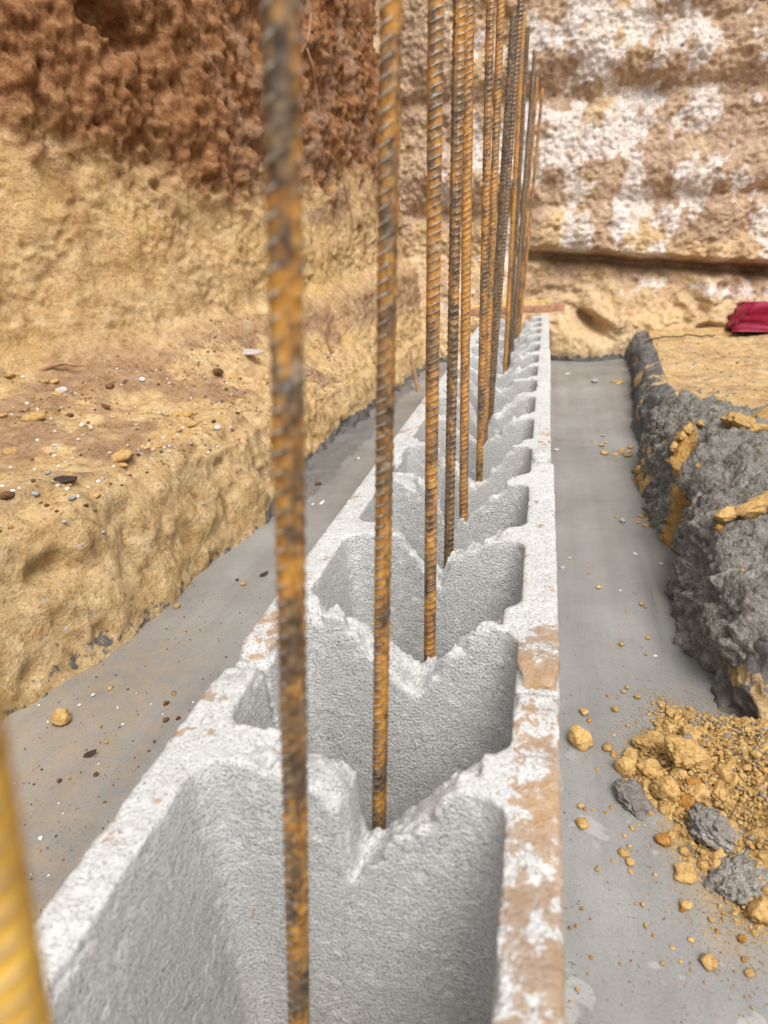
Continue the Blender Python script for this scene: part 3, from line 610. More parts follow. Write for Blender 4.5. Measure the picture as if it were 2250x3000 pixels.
for (bx, by, s, top, rust, spin, lab) in bars:
    me = RB_LONG if top is None else rebar_mesh((top - 0.005) * math.sqrt(1 + s * s), 302 + int(by * 100))
    o = obj('rebar', me); o.location = (bx - s * 0.005, by, 0.004)
    o.rotation_euler = (Matrix.Rotation(math.atan(s), 3, 'Y') @ Matrix.Rotation(spin, 3, 'Z')).to_euler()
    o['rust'] = rust; o['yellow'] = 1.0 if by < 0.1 else (0.25 if by < 0.3 else 0.12); kx = 1.0 if by < 0.3 else 1.16; o.scale = (kx, kx, 1.0)
    tag(o, lab, 'rebar', 'rusty steel bars standing along the block row')

# ------------------------------------------------------------------ loose clods and stones
import bmesh
def clod_mesh(name, seed, sub, mat, amp=0.28, ang=0.3, flat=1.0, fine=0.05):
    bm = bmesh.new(); bmesh.ops.create_icosphere(bm, subdivisions=sub, radius=1.0)
    V = np.array([v.co for v in bm.verts]); F = np.array([[l.index for l in f.verts] for f in bm.faces]); bm.free()
    r = 1 + amp * fbm(V, 1.1, 2, seed=seed) + 0.5 * amp * ridged(V, 2.0, 2, seed=seed + 3) * 0.6 + fine * fbm(V, 6, 3, 0.6, seed=seed + 5)
    V = V * r[:, None]
    if 'grey' in mat.name or 'lump' in name: V = V * (1 + (0.13 if 'grey' in mat.name else 0.09) * billow(V, 2.4, 4, seed=seed + 11, gain=0.55))[:, None]
    rr = np.random.default_rng(seed)
    for k in range(int(7 * ang * 2)):          # broken flat facets
        n = rr.normal(size=3); n /= np.linalg.norm(n); c0 = rr.uniform(0.62, 0.9); dd_ = V @ n - c0
        V -= np.outer(np.maximum(dd_, 0) * 0.85, n)
    V += (0.018 * fbm(V, 9, 3, 0.65, seed=seed + 8))[:, None] * V
    V[:, 2] *= flat
    me_o = mesh_np(name, V, F, mat); me = me_o.data; bpy.data.objects.remove(me_o); return me
PROTO = {}
def proto(kind, k):
    if (kind, k) not in PROTO:
        mt = {'tan': M_TAN, 'orange': M_ORANGE, 'grey': M_GREYC, 'white': M_WHITE, 'stone': M_GREYS, 'dark': M_DARK}[kind]
        fine = {'grey': 0.13, 'white': 0.02, 'stone': 0.03}.get(kind, 0.07); amp = {'white': 0.16, 'stone': 0.2}.get(kind, 0.30)
        PROTO[(kind, k)] = clod_mesh(kind + '_lump', 400 + 13 * k + len(kind) * 101, 3, mt, amp, 0.25, 1.0, fine)
    return PROTO[(kind, k)]
cr = random.Random(11)
def ground(xx, yy, bv=None):
    if bv is None: return 0.0
    h_ = bv.ray_cast(Vector((xx, yy, 0.6)), Vector((0, 0, -1)))
    return max(0.0, h_[0].z) if h_[0] is not None else 0.0
def drop(name, kind, xx, yy, size, label, cat, group=None, bv=None, flat=None, z=None, me=None, sx=None, rz=None, sink=0.25):
    o = obj(name, me or proto(kind, cr.randrange(6)))
    s = size / 2; fl = flat or cr.uniform(0.55, 0.85); a = sx or cr.uniform(0.75, 1.0)
    o.scale = (s, s * a, s * fl); o.rotation_euler = (cr.uniform(-.25, .25), cr.uniform(-.25, .25), rz if rz is not None else cr.uniform(0, 6.28))
    zz = (ground(xx, yy, bv) if z is None else z) + s * fl * (1 - sink)
    o.location = (xx, yy, zz); tag(o, label, cat, group); return o
def seen_on(p, bv):
    d = (Vector(p) - CAM).normalized(); h_ = bv.ray_cast(CAM, d); return h_[0]

# named clods on the footing, right of the blocks
drop('clay_clod', 'tan', 0.029, 0.507, 0.0245, 'walnut sized tan clay clod alone on the footing close beside the blocks', 'clay clod', flat=0.72, me=clod_mesh('clay_clod', 901, 4, M_TAN, 0.22, 0.7, 1, 0.05), rz=0.1)
drop('clay_clod', 'tan', 0.026, 0.416, 0.0095, 'pale knobbly clay clod on the footing midway down the right side of the blocks', 'clay clod')
drop('clay_clod', 'tan', 0.095, 0.323, 0.0095, 'lone pale yellow clay clod on the bare footing at the bottom right', 'clay clod', flat=0.8)
drop('clay_clod', 'tan', 0.051, 0.502, 0.0085, 'left one of two small clods touching at the left tip of the clay heap', 'clay clod')
drop('clay_clod', 'tan', 0.056, 0.495, 0.0072, 'right one of two small clods touching at the left tip of the clay heap', 'clay clod')
drop('clay_clod', 'orange', 0.083, 0.411, 0.0125, 'oval orange clay clod lying below the grey concrete lump in the heap', 'clay clod', flat=0.5)
drop('clay_clod', 'tan', 0.093, 0.385, 0.0165, 'flat angular tan clay clod at the lower left of the heap', 'clay clod', flat=0.45)
# the spilt heap: individual big pieces
hp = [('tan', 0.106, 0.481, 0.033, 0.60, 0.016, 'largest rounded tan clay lump on top of the spilt heap'),
    ('tan', 0.063, 0.476, 0.0175, 0.85, 0.0, 'upright dull yellow clay lump at the left edge of the heap'),
    ('tan', 0.092, 0.453, 0.0215, 0.75, 0.004, 'oblong tan clay lump just below the largest lump'),
    ('tan', 0.082, 0.474, 0.019, 0.6, 0.004, 'tan clay lump with a white fleck left of the largest lump'),
    ('tan', 0.083, 0.509, 0.021, 0.55, 0.002, 'crumbly tan clay lump at the upper left of the heap'),
    ('tan', 0.092, 0.524, 0.013, 0.5, 0.0, 'flat clay slab with a dark hollow at the upper left rim of the heap'),
    ('tan', 0.069, 0.494, 0.0125, 0.65, 0.0, 'angular tan clay clod on the left slope of the heap'),
    ('tan', 0.096, 0.503, 0.020, 0.5, 0.006, 'broad flat tan clay lump above the largest lump'),
    ('tan', 0.124, 0.548, 0.022, 0.5, 0.0, 'smooth domed pale clay lump at the very top of the heap'),
    ('tan', 0.122, 0.517, 0.029, 0.42, 0.006, 'wide crumbly clay slab near the top of the heap'),
    ('orange', 0.112, 0.457, 0.0175, 0.6, 0.008, 'darker orange clay lump with a shaded broken face in the heap'),
    ('tan', 0.130, 0.449, 0.023, 0.5, 0.010, 'pale clay lump with a grey cement rim in the lower heap'),
    ('tan', 0.140, 0.463, 0.033, 0.5, 0.010, 'long tan clay lump on the right part of the heap'),
    ('orange', 0.104, 0.446, 0.012, 0.7, 0.003, 'small round orange clay lump between larger lumps of the heap'),
    ('tan', 0.146, 0.429, 0.018, 0.5, 0.008, 'tan clay lump with grey cement edge at the right side of the heap'),
    ('tan', 0.134, 0.362, 0.020, 0.7, 0.0, 'pointed clay lump at the lowest right corner of the heap'),
    ('tan', 0.107, 0.533, 0.016, 0.55, 0.0, 'knobbly clay lump on the upper rim of the heap'),
    ('tan', 0.134, 0.490, 0.020, 0.5, 0.006, 'crumbly clay lump on the right slope of the heap'),
    ('grey', 0.067, 0.446, 0.031, 0.42, 0.0, 'flat jagged grey concrete lump at the left foot of the clay heap'),
    ('grey', 0.124, 0.418, 0.044, 0.42, 0.004, 'big rough grey concrete lump across the lower heap'),
    ('grey', 0.130, 0.386, 0.042, 0.42, 0.002, 'rough grey concrete lump speckled with clay near the bottom of the heap'),
    ('grey', 0.108, 0.381, 0.0135, 0.5, 0.0, 'small pale grey concrete lump beside the flat angular clod'),
    ('grey', 0.143, 0.392, 0.016, 0.7, 0.004, 'rounded mauve grey concrete lump at the right end of the heap'),
    ('grey', 0.133, 0.410, 0.009, 0.7, 0.012, 'small grey concrete nub on top of the lower heap')]
for k, (kd, hx_, hy_, sz, fl, zz, lab) in enumerate(hp):
    mt = {'tan': M_TAN, 'orange': M_ORANGE, 'grey': M_GREYC}[kd]
    drop('concrete_lump' if kd == 'grey' else 'clay_lump', kd, hx_, hy_, sz, lab, 'concrete lump' if kd == 'grey' else 'clay lump', 'lumps in the spilt clay heap', flat=fl, z=zz - (0.003 if kd == 'grey' else 0), me=clod_mesh('heap_lump', 920 + k * 7, 5 if sz > 0.02 else 4, mt, 0.30, 0.0 if kd == 'grey' else 0.3, 1, 0.10 if kd == 'grey' else 0.10), sink=0.15)

iso = [(0.034, 0.547, 7.8), (0.038, 0.537, 5.1), (0.062, 0.555, 6.0), (0.076, 0.591, 4.1), (0.072, 0.585, 3.9), (0.057, 0.576, 3.2), (0.084, 0.578, 5.6), (0.059, 0.49, 3.6), (0.097, 0.54, 6.8), (0.071, 0.535, 3.3), (0.058, 0.521, 2.7), (0.041, 0.476, 3.1), (0.026, 0.434, 4.7), (0.029, 0.432, 2.6), (0.035, 0.432, 2.4), (0.031, 0.417, 2.5), (0.044, 0.431, 3.1), (0.049, 0.436, 3.9), (0.054, 0.395, 7.3), (0.057, 0.388, 5.7), (0.057, 0.381, 3.8), (0.058, 0.402, 3.2), (0.046, 0.388, 2.9), (0.035, 0.379, 3.1), (0.073, 0.381, 2.9), (0.089, 0.417, 5.0), (0.089, 0.36, 6.7), (0.086, 0.357, 3.3), (0.062, 0.342, 2.6), (0.066, 0.336, 2.1), (0.079, 0.322, 2.5), (0.069, 0.319, 2.3), (0.076, 0.33, 2.9), (0.088, 0.337, 3.8), (0.103, 0.353, 3.9), (0.105, 0.346, 3.4), (0.118, 0.343, 5.3), (0.116, 0.33, 3.7), (0.117, 0.322, 5.0), (0.062, 0.357, 2.9), (0.058, 0.357, 2.0), (0.062, 0.419, 4.0), (0.071, 0.423, 2.5), (0.067, 0.423, 2.5), (0.056, 0.411, 3.2), (0.023, 0.347, 2.2), (0.019, 0.334, 2.0), (0.015, 0.332, 2.4), (0.027, 0.315, 2.3), (0.018, 0.294, 2.6)]
for a, b, s in iso: drop('clay_crumb', 'tan' if cr.random() < 0.75 else 'orange', a, b, s / 1000 * 1.1, 'small tan clay crumb on the bare footing around the clay heap', 'clay crumb', 'clay crumbs on the right footing')
far = [(0.063, 0.792, 6.3), (0.109, 0.756, 5.2), (0.113, 0.75, 3.2), (0.091, 0.738, 3.9), (0.078, 0.666, 5.8), (0.07, 0.663, 2.9), (0.107, 0.683, 4.4), (0.08, 0.694, 2.6), (0.101, 0.651, 3.2), (0.053, 0.851, 3.2), (0.053, 0.831, 3.1)]
for a, b, s in far: drop('clay_crumb', 'tan', a, b, s / 1000 * 1.1, 'small tan clay crumb scattered on the smooth right footing midway along', 'clay crumb', 'clay crumbs midway along the footing')
p1 = [(0.103, 1.058, 5.4), (0.105, 1.027, 7.4), (0.123, 1.029, 4.7), (0.142, 1.032, 10.5), (0.148, 1.019, 7.8), (0.134, 1.008, 6.7), (0.144, 0.996, 10.1), (0.152, 1.03, 9), (0.138, 1.02, 6)]
for a, b, s in p1: drop('clay_clod', 'tan', a, b, s / 1000, 'flat tan clay piece fallen at the foot of the cracked concrete slump', 'clay clod', 'clay pieces at the foot of the slump', flat=0.4)
p2 = [(0.11, 1.412, 12.3), (0.12, 1.435, 8.9), (0.093, 1.447, 7.2), (0.111, 1.357, 18), (0.143, 1.364, 13.5), (0.154, 1.342, 16.6), (0.160, 1.376, 12.2), (0.165, 1.4, 13.8), (0.131, 1.35, 10), (0.148, 1.385, 11)]
for a, b, s in p2: drop('clay_clod', 'tan', a, b, s / 1000, 'flat tan clay piece in the farther patch on the right footing', 'clay clod', 'clay pieces in the farther patch', flat=0.35)
for a, b, s in [(0.191, 2.07, 19.9), (0.209, 2.056, 19.7), (0.2, 2.04, 15)]: drop('clay_clod', 'tan', a, b, s / 1000, 'blurred tan clay piece near the far end of the right footing', 'clay clod', 'clay pieces near the far end', flat=0.35)
for a, b, s in [(0.088, 0.789, 4.6), (0.118, 0.897, 7.0), (0.148, 0.869, 7.8), (0.03, 0.874, 5.8), (0.062, 2.192, 17.1), (0.019, 1.379, 12.2), (0.11, 0.651, 4.6)]: drop('stone_chip', 'white', a, b, s / 1000, 'whitish stone chip on the smooth grey footing right of the blocks', 'stone chip', 'white chips on the right footing', flat=0.3)
for a, b, s in [(0.106, 0.785, 4.1), (0.02, 0.842, 7.9), (0.118, 1.487, 8.8), (0.136, 2.066, 19.0), (0.112, 1.009, 10.3), (0.074, 1.433, 6.4)]: drop('pebble', 'stone', a, b, s / 1000, 'grey pebble on the smooth grey footing right of the blocks', 'pebble', 'grey pebbles on the right footing', flat=0.6)
# left footing
drop('clay_clod', 'tan', -0.458, 0.458, 0.020, 'tan clay clod on the left footing against the foot of the clay bank', 'clay clod', flat=0.75, me=clod_mesh('clay_clod', 955, 4, M_TAN, 0.25, 0.7))
drop('pebble', 'dark', -0.416, 1.135, 0.0135, 'oblong dark brown pebble on the left footing between the first two bars', 'pebble', flat=0.6, sx=0.5)
drop('stone_chip', 'white', -0.380, 1.047, 0.0125, 'beige flat stone chip on the left footing below the oblong brown pebble', 'stone chip', flat=0.35, sx=0.5)
for a, b, s in [(-0.415, 0.459, 3.5), (-0.395, 0.439, 3.8), (-0.368, 0.515, 3.8), (-0.372, 0.445, 2.7), (-0.4, 0.393, 2.5), (-0.374, 0.323, 2.5), (-0.357, 0.4, 2.1), (-0.455, 0.678, 8.8), (-0.395, 0.747, 8.1), (-0.416, 1.1, 4.5), (-0.399, 1.101, 4.5), (-0.441, 0.513, 4.8)]: drop('clay_crumb', 'tan', a, b, s / 1000, 'small tan clay crumb on the footing left of the blocks', 'clay crumb', 'clay crumbs on the left footing')
for a, b, s in [(-0.368, 0.499, 5.7), (-0.355, 0.476, 6.9), (-0.344, 0.48, 4.8), (-0.379, 0.401, 4.6), (-0.35, 0.447, 3.4), (-0.421, 0.515, 3.0), (-0.348, 0.435, 3.3), (-0.407, 0.389, 4.3), (-0.352, 0.374, 3.0), (-0.408, 0.757, 5.0), (-0.421, 1.222, 4.9), (-0.413, 1.24, 3.0), (-0.426, 1.237, 3.6), (-0.41, 1.183, 2.9), (-0.385, 1.29, 4.1), (-0.369, 0.516, 4.2)]: drop('pebble', 'dark', a, b, s / 1000, 'small dark brown pebble on the footing left of the blocks', 'pebble', 'dark pebbles on the left footing')
for a, b, s in [(-0.452, 0.501, 3.8), (-0.394, 0.464, 3.2), (-0.498, 0.477, 2.5), (-0.408, 0.51, 2.5), (-0.383, 0.496, 2.9), (-0.414, 0.486, 2.5), (-0.385, 0.413, 2.6), (-0.38, 0.358, 2.0), (-0.391, 0.367, 1.7), (-0.366, 0.304, 2.0), (-0.352, 0.305, 2.1), (-0.381, 0.333, 3.8), (-0.363, 0.484, 2.4), (-0.441, 0.513, 3.4), (-0.342, 0.506, 2.5), (-0.445, 0.38, 1.8), (-0.471, 0.456, 2.8), (-0.381, 1.299, 7.7), (-0.394, 1.038, 6.4), (-0.452, 0.5, 3.6), (-0.456, 0.484, 3.5)]: drop('pebble', 'white', a, b, s / 1000, 'tiny white pebble on the footing left of the blocks', 'pebble', 'white pebbles on the left footing')
# on the left ledge (points seen from the trench, each laid on the bank surface)
LED = {'white': ('pebble', 'white gravel pebble on the tan clay ledge', 'white pebbles on the left ledge', [(-0.542, 0.637, 5.2), (-0.6, 0.63, 4.5), (-0.565, 0.626, 4.1), (-0.559, 0.57, 5.2), (-0.535, 0.557, 6.7), (-0.535, 0.566, 3.7), (-0.844, 0.953, 7.6), (-0.721, 0.854, 4.9), (-0.579, 0.677, 5.5), (-0.652, 0.739, 5.2), (-0.508, 0.721, 4.1), (-0.747, 1.143, 11.8), (-0.67, 1.107, 7.7), (-0.46, 0.575, 4.4), (-0.594, 0.744, 6.4), (-0.61, 0.719, 6.2), (-0.64, 0.813, 8.3), (-0.482, 0.725, 6.1), (-0.427, 0.803, 10.8), (-0.479, 0.568, 5.7), (-0.497, 0.576, 5.1), (-0.632, 0.779, 4.4), (-0.462, 0.602, 3.5), (-0.475, 0.642, 4.0), (-0.695, 0.916, 5.1), (-0.427, 0.694, 3.8), (-0.48, 0.755, 4.2), (-0.467, 0.77, 4.7), (-0.464, 0.705, 4.7), (-0.453, 0.713, 5.9), (-0.439, 0.7, 4.7), (-1.051, 1.192, 6.8), (-0.764, 1.102, 5.4), (-0.626, 0.926, 4.6)]),
    'stone': ('cement_chip', 'grey cement chip stuck on the tan clay of the left bank', 'grey cement chips on the left bank', [(-0.821, 1.034, 9.9), (-0.429, 0.734, 8.9), (-0.381, 0.79, 5.9), (-0.456, 0.544, 9.6), (-0.504, 0.552, 9.9), (-0.539, 0.616, 9.1), (-0.314, 0.54, 6.7), (-0.423, 0.488, 6.4), (-0.402, 0.537, 3.7), (-0.399, 0.721, 5.1), (-0.372, 0.471, 5.6), (-0.432, 0.606, 3.5), (-0.513, 0.837, 6.4), (-0.38, 0.499, 3.2), (-0.347, 0.541, 3.1), (-0.481, 0.497, 3.9), (-0.475, 0.471, 3.8), (-0.332, 0.451, 4.5)]),
    'dark': ('soil_clod', 'dark brown soil clod on the tan clay ledge', 'dark soil clods on the left ledge', [(-0.699, 0.869, 15.3), (-0.77, 1.125, 14.1), (-0.775, 1.081, 19.6), (-0.686, 1.098, 8.3), (-0.493, 0.745, 5.4), (-0.64, 0.829, 7.5), (-0.435, 0.883, 12.2), (-0.449, 0.837, 10.8), (-0.622, 1.202, 31.6), (-0.531, 1.049, 11.1), (-0.469, 0.524, 6.6), (-0.428, 0.526, 7.7), (-0.411, 0.516, 6.4), (-0.471, 0.685, 7.7), (-0.529, 0.543, 18.1), (-0.494, 0.957, 7.6), (-0.547, 1.141, 10.1), (-0.536, 0.589, 7.0), (-0.523, 0.746, 4.6)]),
    'tan': ('clay_clod', 'tan clay clod lying on the gravelly left ledge', 'tan clods on the left ledge', [(-0.514, 0.869, 35.4), (-0.474, 0.819, 24.5), (-0.476, 0.79, 10.8), (-0.484, 0.672, 28.6), (-0.466, 0.646, 12.9), (-0.746, 0.85, 36.7), (-0.507, 0.609, 14.2), (-0.84, 1.021, 17.3), (-0.819, 0.87, 15.2), (-0.479, 0.712, 13.9), (-0.648, 0.685, 22.3), (-0.434, 0.552, 9.7), (-0.956, 1.136, 16.0), (-1.093, 1.203, 20.6), (-0.932, 1.134, 15.9), (-0.503, 0.883, 14.3)])}
for kd, (nm, lab, grp, pts) in LED.items():
    for a, b, s in pts:
        p = seen_on((a, b, 0.2), BVL)
        if p is not None: drop(nm, kd, p.x, p.y, s / 1000 * (0.8 if kd == 'dark' else 1.0), lab, nm.replace('_', ' '), grp, z=p.z, flat=0.45 if kd in ('tan', 'stone') else None, sink=0.6)
p = seen_on((-0.848, 1.045, 0.2), BVL); drop('stone', 'white', p.x, p.y, 0.024, 'pale flattish stone at the foot of the tall clay face', 'stone', z=p.z, flat=0.5, sx=0.5, rz=0.2, sink=0.5)
# clay lumps on the concrete slump
for a, b, s, lab in [(0.255, 1.0, 0.05, 'left clay lump of the farther row on the grey slump'), (0.300, 1.03, 0.06, 'right clay lump of the farther row on the grey slump'), (0.272, 0.985, 0.03, 'small clay lump in front of the farther row on the grey slump'), (0.162, 0.668, 0.032, 'left clay lump of the nearer row on the grey slump, above a brown pebble'), (0.187, 0.684, 0.034, 'middle clay lump of the nearer row on the grey slump'), (0.205, 0.700, 0.036, 'right clay lump of the nearer row on the grey slump, at the photo edge')]:
    p = seen_on((a, b, 0.15), BVR)
    drop('clay_lump', 'tan', p.x, p.y, s, lab, 'clay lump', 'clay lumps on the concrete slump', z=p.z, flat=0.5, me=clod_mesh('clay_lump', 960 + int(b * 300) + int(a * 500), 5, M_TAN, 0.35, 0.6, 1, 0.09), sx=0.55, rz=0.5, sink=0.45)
# clay showing along the lip of the split
for k, (a, b, s) in enumerate([(0.192, 1.02, 0.034), (0.178, 0.985, 0.03), (0.160, 0.935, 0.028), (0.214, 1.05, 0.026)]):
    p = seen_on((a, b, 0.14), BVR)
    drop('clay_lump', 'tan', p.x, p.y, s, ['clay lump wedged at the middle of the split in the slump', 'clay lump wedged just below the middle of the split in the slump', 'clay lump wedged at the near end of the split in the slump', 'clay lump wedged at the far end of the split in the slump'][k], 'clay lump', z=p.z, flat=0.45, me=clod_mesh('clay_lump', 1010 + k * 9, 4, M_TAN, 0.3, 0.6, 1, 0.09), sx=0.45, rz=1.2, sink=0.6)
drop('pebble', 'orange', *(lambda p: (p.x, p.y))(seen_on((0.150, 0.640, 0.15), BVR)), 0.010, 'brown pebble on the slump below the nearer row of clay lumps', 'pebble', z=seen_on((0.150, 0.640, 0.15), BVR).z, sink=0.4)

# ------------------------------------------------------------------ fine crumbs nobody could count
def scatter_mesh(name, pts, sizes, mat, seed, flat=0.7, sub=1):
    rr = np.random.default_rng(seed); bm = bmesh.new(); bmesh.ops.create_icosphere(bm, subdivisions=sub, radius=1.0)
    V0 = np.array([v.co for v in bm.verts]); F0 = np.array([[l.index for l in f.verts] for f in bm.faces]); bm.free()
    vs_ = []
    var = [V0 * (1 + 0.3 * pn(V0 * 1.3, seed + k) + 0.22 * pn(V0 * 2.7, seed + 20 + k))[:, None] for k in range(12)]
    for k, (p, s) in enumerate(zip(pts, sizes)):
        a = rr.uniform(0, 6.28); c_, s_ = math.cos(a), math.sin(a)
        v = var[k % 12] * (s / 2) * np.array([1, rr.uniform(0.7, 1), flat * rr.uniform(0.7, 1.2)])
        vs_.append(v @ np.array([[c_, s_, 0], [-s_, c_, 0], [0, 0, 1]]) + p)
    n = len(pts); F = (F0[None] + (np.arange(n) * len(V0))[:, None, None]).reshape(-1, 3)
    o = mesh_np(name, np.concatenate(vs_), F, mat, smooth=False); o['kind'] = 'stuff'; return o
# the body of the heap: a low mound under the crumbs
xh = np.linspace(0.045, 0.24, 170); yh = np.linspace(0.33, 0.59, 230); XH, YH = np.meshgrid(xh, yh, indexing='ij'); PH = np.stack([XH, YH, 0 * XH], -1).reshape(-1, 3)
poly = np.array([(0.106, 0.571), (0.135, 0.559), (0.155, 0.555), (0.175, 0.545), (0.235, 0.54), (0.235, 0.38), (0.15, 0.36), (0.131, 0.352), (0.121, 0.357), (0.113, 0.375), (0.095, 0.404), (0.088, 0.433), (0.072, 0.452), (0.066, 0.482), (0.078, 0.513), (0.099, 0.535)])
def poly_sd(P2, poly):
    d = np.full(len(P2), 1e9); ins = np.zeros(len(P2), bool); n = len(poly)
    for i in range(n):
        a, b = poly[i], poly[(i + 1) % n]; e = b - a; w_ = P2 - a; t_ = np.clip((w_ @ e) / (e @ e), 0, 1); d = np.minimum(d, np.linalg.norm(w_ - t_[:, None] * e, axis=1))
        c1 = (a[1] <= P2[:, 1]) & (b[1] > P2[:, 1]); c2 = (b[1] <= P2[:, 1]) & (a[1] > P2[:, 1]); cr_ = e[0] * w_[:, 1] - e[1] * w_[:, 0]
        ins ^= (c1 & (cr_ > 0)) | (c2 & (cr_ < 0))
    return np.where(ins, d, -d)
sdp = poly_sd(PH[:, :2] + 0.006 * np.stack([pn(PH * 60, 5), pn(PH * 60, 6)], -1), poly)
hm = lambda sd, x_: -0.004 + 0.007 * sstep(-0.004, 0.008, sd) + 0.016 * sstep(0.0, 0.05, sd) + 0.018 * sstep(0.12, 0.18, x_) * sstep(-0.004, 0.02, sd)
PH[:, 2] = hm(sdp, PH[:, 0]) + sstep(-0.004, 0.006, sdp) * (0.006 * billow(PH, 48, 4, seed=300, gain=0.62) + 0.002 * fbm(PH, 220, 2, 0.65, seed=303))
heap = mesh_np('clay_heap', PH, grid_faces(len(xh), len(yh)), M_TAN); heap['kind'] = 'stuff'
q = rng.uniform((0.05, 0.335), (0.22, 0.585), size=(17000, 2)); sdq = poly_sd(q, poly); keep = sdq > rng.uniform(-0.012, 0.004, len(q)); q = q[keep][:7000]; sdq = sdq[keep][:7000]
sz = rng.gamma(1.2, 0.0011, len(q)) + 0.0007; sz = np.clip(sz, 0.0007, 0.009)
scatter_mesh('clay_crumbs', np.column_stack([q, np.maximum(hm(sdq, q[:, 0]) + sz * 0.10, sz * 0.2)]), sz, M_TAN, 21, sub=2)
qf = rng.uniform((0.03, 0.28), (0.20, 0.62), size=(30000, 2)); sf = poly_sd(qf, poly); kf = (sf < 0.01) & (np.exp(sf / 0.014) > rng.uniform(0, 1, len(qf)) * 1.15); qf = qf[kf][:5200]; zf_ = rng.uniform(0.0004, 0.0013, len(qf))
scatter_mesh('clay_dust', np.column_stack([qf, np.full(len(qf), 0.0008) + zf_ * 0.2]), zf_, M_TAN, 23)
ks = rng.permutation(len(q))[:700]
scatter_mesh('cement_crumbs', np.column_stack([q[ks] + 0.002, np.maximum(hm(sdq[ks], q[ks][:, 0]) + sz[ks] * 0.5, sz[ks] * 0.3)]), sz[ks] * 1.2, M_GREYC, 22)
# grit on both sides of the footing
def grit(n, x0, x1, y0, y1, px, mat, smin, smax, seed, name):
    rr = np.random.default_rng(seed); a = rr.uniform(0, 1, n) ** px; xx = x0 + (x1 - x0) * a; yy_ = y0 + (y1 - y0) * rr.uniform(0, 1, n) ** 1.5
    s_ = smin + (smax - smin) * rr.uniform(0, 1, n) ** 4
    scatter_mesh(name, np.column_stack([xx, yy_, s_ * 0.15 + 0.0008]), s_, mat, seed)
grit(520, 0.002, 0.14, 0.24, 0.75, 1.6, M_ORANGE, 0.0005, 0.0018, 31, 'clay_grit')
grit(420, 0.06, 0.15, 0.28, 0.62, 0.8, M_TAN, 0.0006, 0.0022, 32, 'clay_grit')
grit(750, -0.49, -0.24, 0.25, 0.75, 0.9, M_DARK, 0.0006, 0.0024, 33, 'soil_grit')
grit(420, -0.49, -0.24, 0.25, 0.8, 0.9, M_TAN, 0.0006, 0.0022, 34, 'clay_grit')
# gravel and crumbs on the left ledge
rr = np.random.default_rng(41); gp = {'w': [], 't': [], 'd': []}
for k in range(30000):
    yy_ = rr.uniform(0.42, 2.0); e = float(Le(yy_)); b_ = float(Lb(yy_)); u = rr.uniform(0, 1); xx = e + (b_ - e) * u
    cl_n = float(pn(np.array([[xx * 9, yy_ * 9, 0]]), 71)[0])
    if rr.uniform() > 0.36 + 1.3 * cl_n: continue
    h_ = BVL.ray_cast(Vector((xx, yy_, 0.45)), Vector((0, 0, -1)))
    if h_[0] is None or h_[0].z > 0.34 or h_[1].z < 0.6: continue
    s_ = 0.0012 + 0.0060 * rr.uniform() ** 5; t_ = rr.uniform()
    gp['w' if t_ < 0.13 else ('d' if t_ < 0.4 else 't')].append((xx, yy_, h_[0].z + s_ * 0.15, s_))
for kd, mt, nm in (('w', M_WHITE, 'white_gravel'), ('t', M_TAN, 'clay_crumbs'), ('d', M_DARK, 'soil_crumbs')):
    a = np.array(gp[kd]); scatter_mesh(nm, a[:, :3], a[:, 3], mt, 50)
# crumbs of concrete and clay on the right ledge
gp = {'s': [], 't': []}
for k in range(1500):
    xx = rr.uniform(0.17, 0.75); yy_ = rr.uniform(0.45, 2.4); h_ = BVR.ray_cast(Vector((xx, yy_, 0.5)), Vector((0, 0, -1)))
    if h_[0] is None or h_[0].z < 0.04: continue
    s_ = 0.0018 + 0.008 * rr.uniform() ** 3; gp['s' if rr.uniform() < 0.5 and yy_ > 1.15 else 't'].append((xx, yy_, h_[0].z + s_ * 0.15, s_))
for kd, mt, nm in (('s', M_GREYS, 'cement_crumbs'), ('t', M_TAN, 'clay_crumbs')):
    a = np.array(gp[kd]); scatter_mesh(nm, a[:, :3], a[:, 3], mt, 60)

# ------------------------------------------------------------------ small things
def tube(name, pts, radii, mat, n=8, seed=0, parent=None):
    pts = np.array(pts, float); V = []
    k = len(pts); tang = np.gradient(pts, axis=0); tang /= np.linalg.norm(tang, axis=1)[:, None]
    for p, tv, r in zip(pts, tang, radii):
        a = np.cross(tv, [0.3, 0.5, 0.81]); a /= np.linalg.norm(a); b = np.cross(tv, a)
        for j in range(n):
            an = 2 * math.pi * j / n; V.append(p + r * (math.cos(an) * a + math.sin(an) * b))
    a = np.arange(k * n).reshape(k, n); b = np.roll(a, -1, 1)
    F = np.stack([a[:-1], b[:-1], b[1:], a[1:]], -1).reshape(-1, 4)
    caps = np.array([[a[0, (j + 2) % n], a[0, j + 1], a[0, j], a[0, 0]] for j in range(2, n - 2, 2)] + [[a[-1, 0], a[-1, j], a[-1, j + 1], a[-1, (j + 2) % n]] for j in range(2, n - 2, 2)])
    return mesh_np(name, np.array(V), np.concatenate([F, caps]), mat, parent)
def wobble(p0, p1, n, amp, seed):
    t_ = np.linspace(0, 1, n)[:, None]; P_ = np.array(p0) * (1 - t_) + np.array(p1) * t_
    P_ += amp * np.stack([pn(np.column_stack([t_ * 4, t_ * 0 + k, t_ * 0]), seed + k) for k in range(3)], -1) * np.sin(t_ * math.pi) ** 0.5; return P_
M_ROOT = mat_plain('root_bark', (0.30, 0.17, 0.10), 0.8, 0.2, 0.35, 200)
M_WOOD = mat_plain('weathered_timber', (0.42, 0.22, 0.14), 0.8, 0.2, 0.3, 60)
M_YEL = mat_plain('yellow_string', (0.72, 0.56, 0.08), 0.7, 0.3, 0.1, 200)
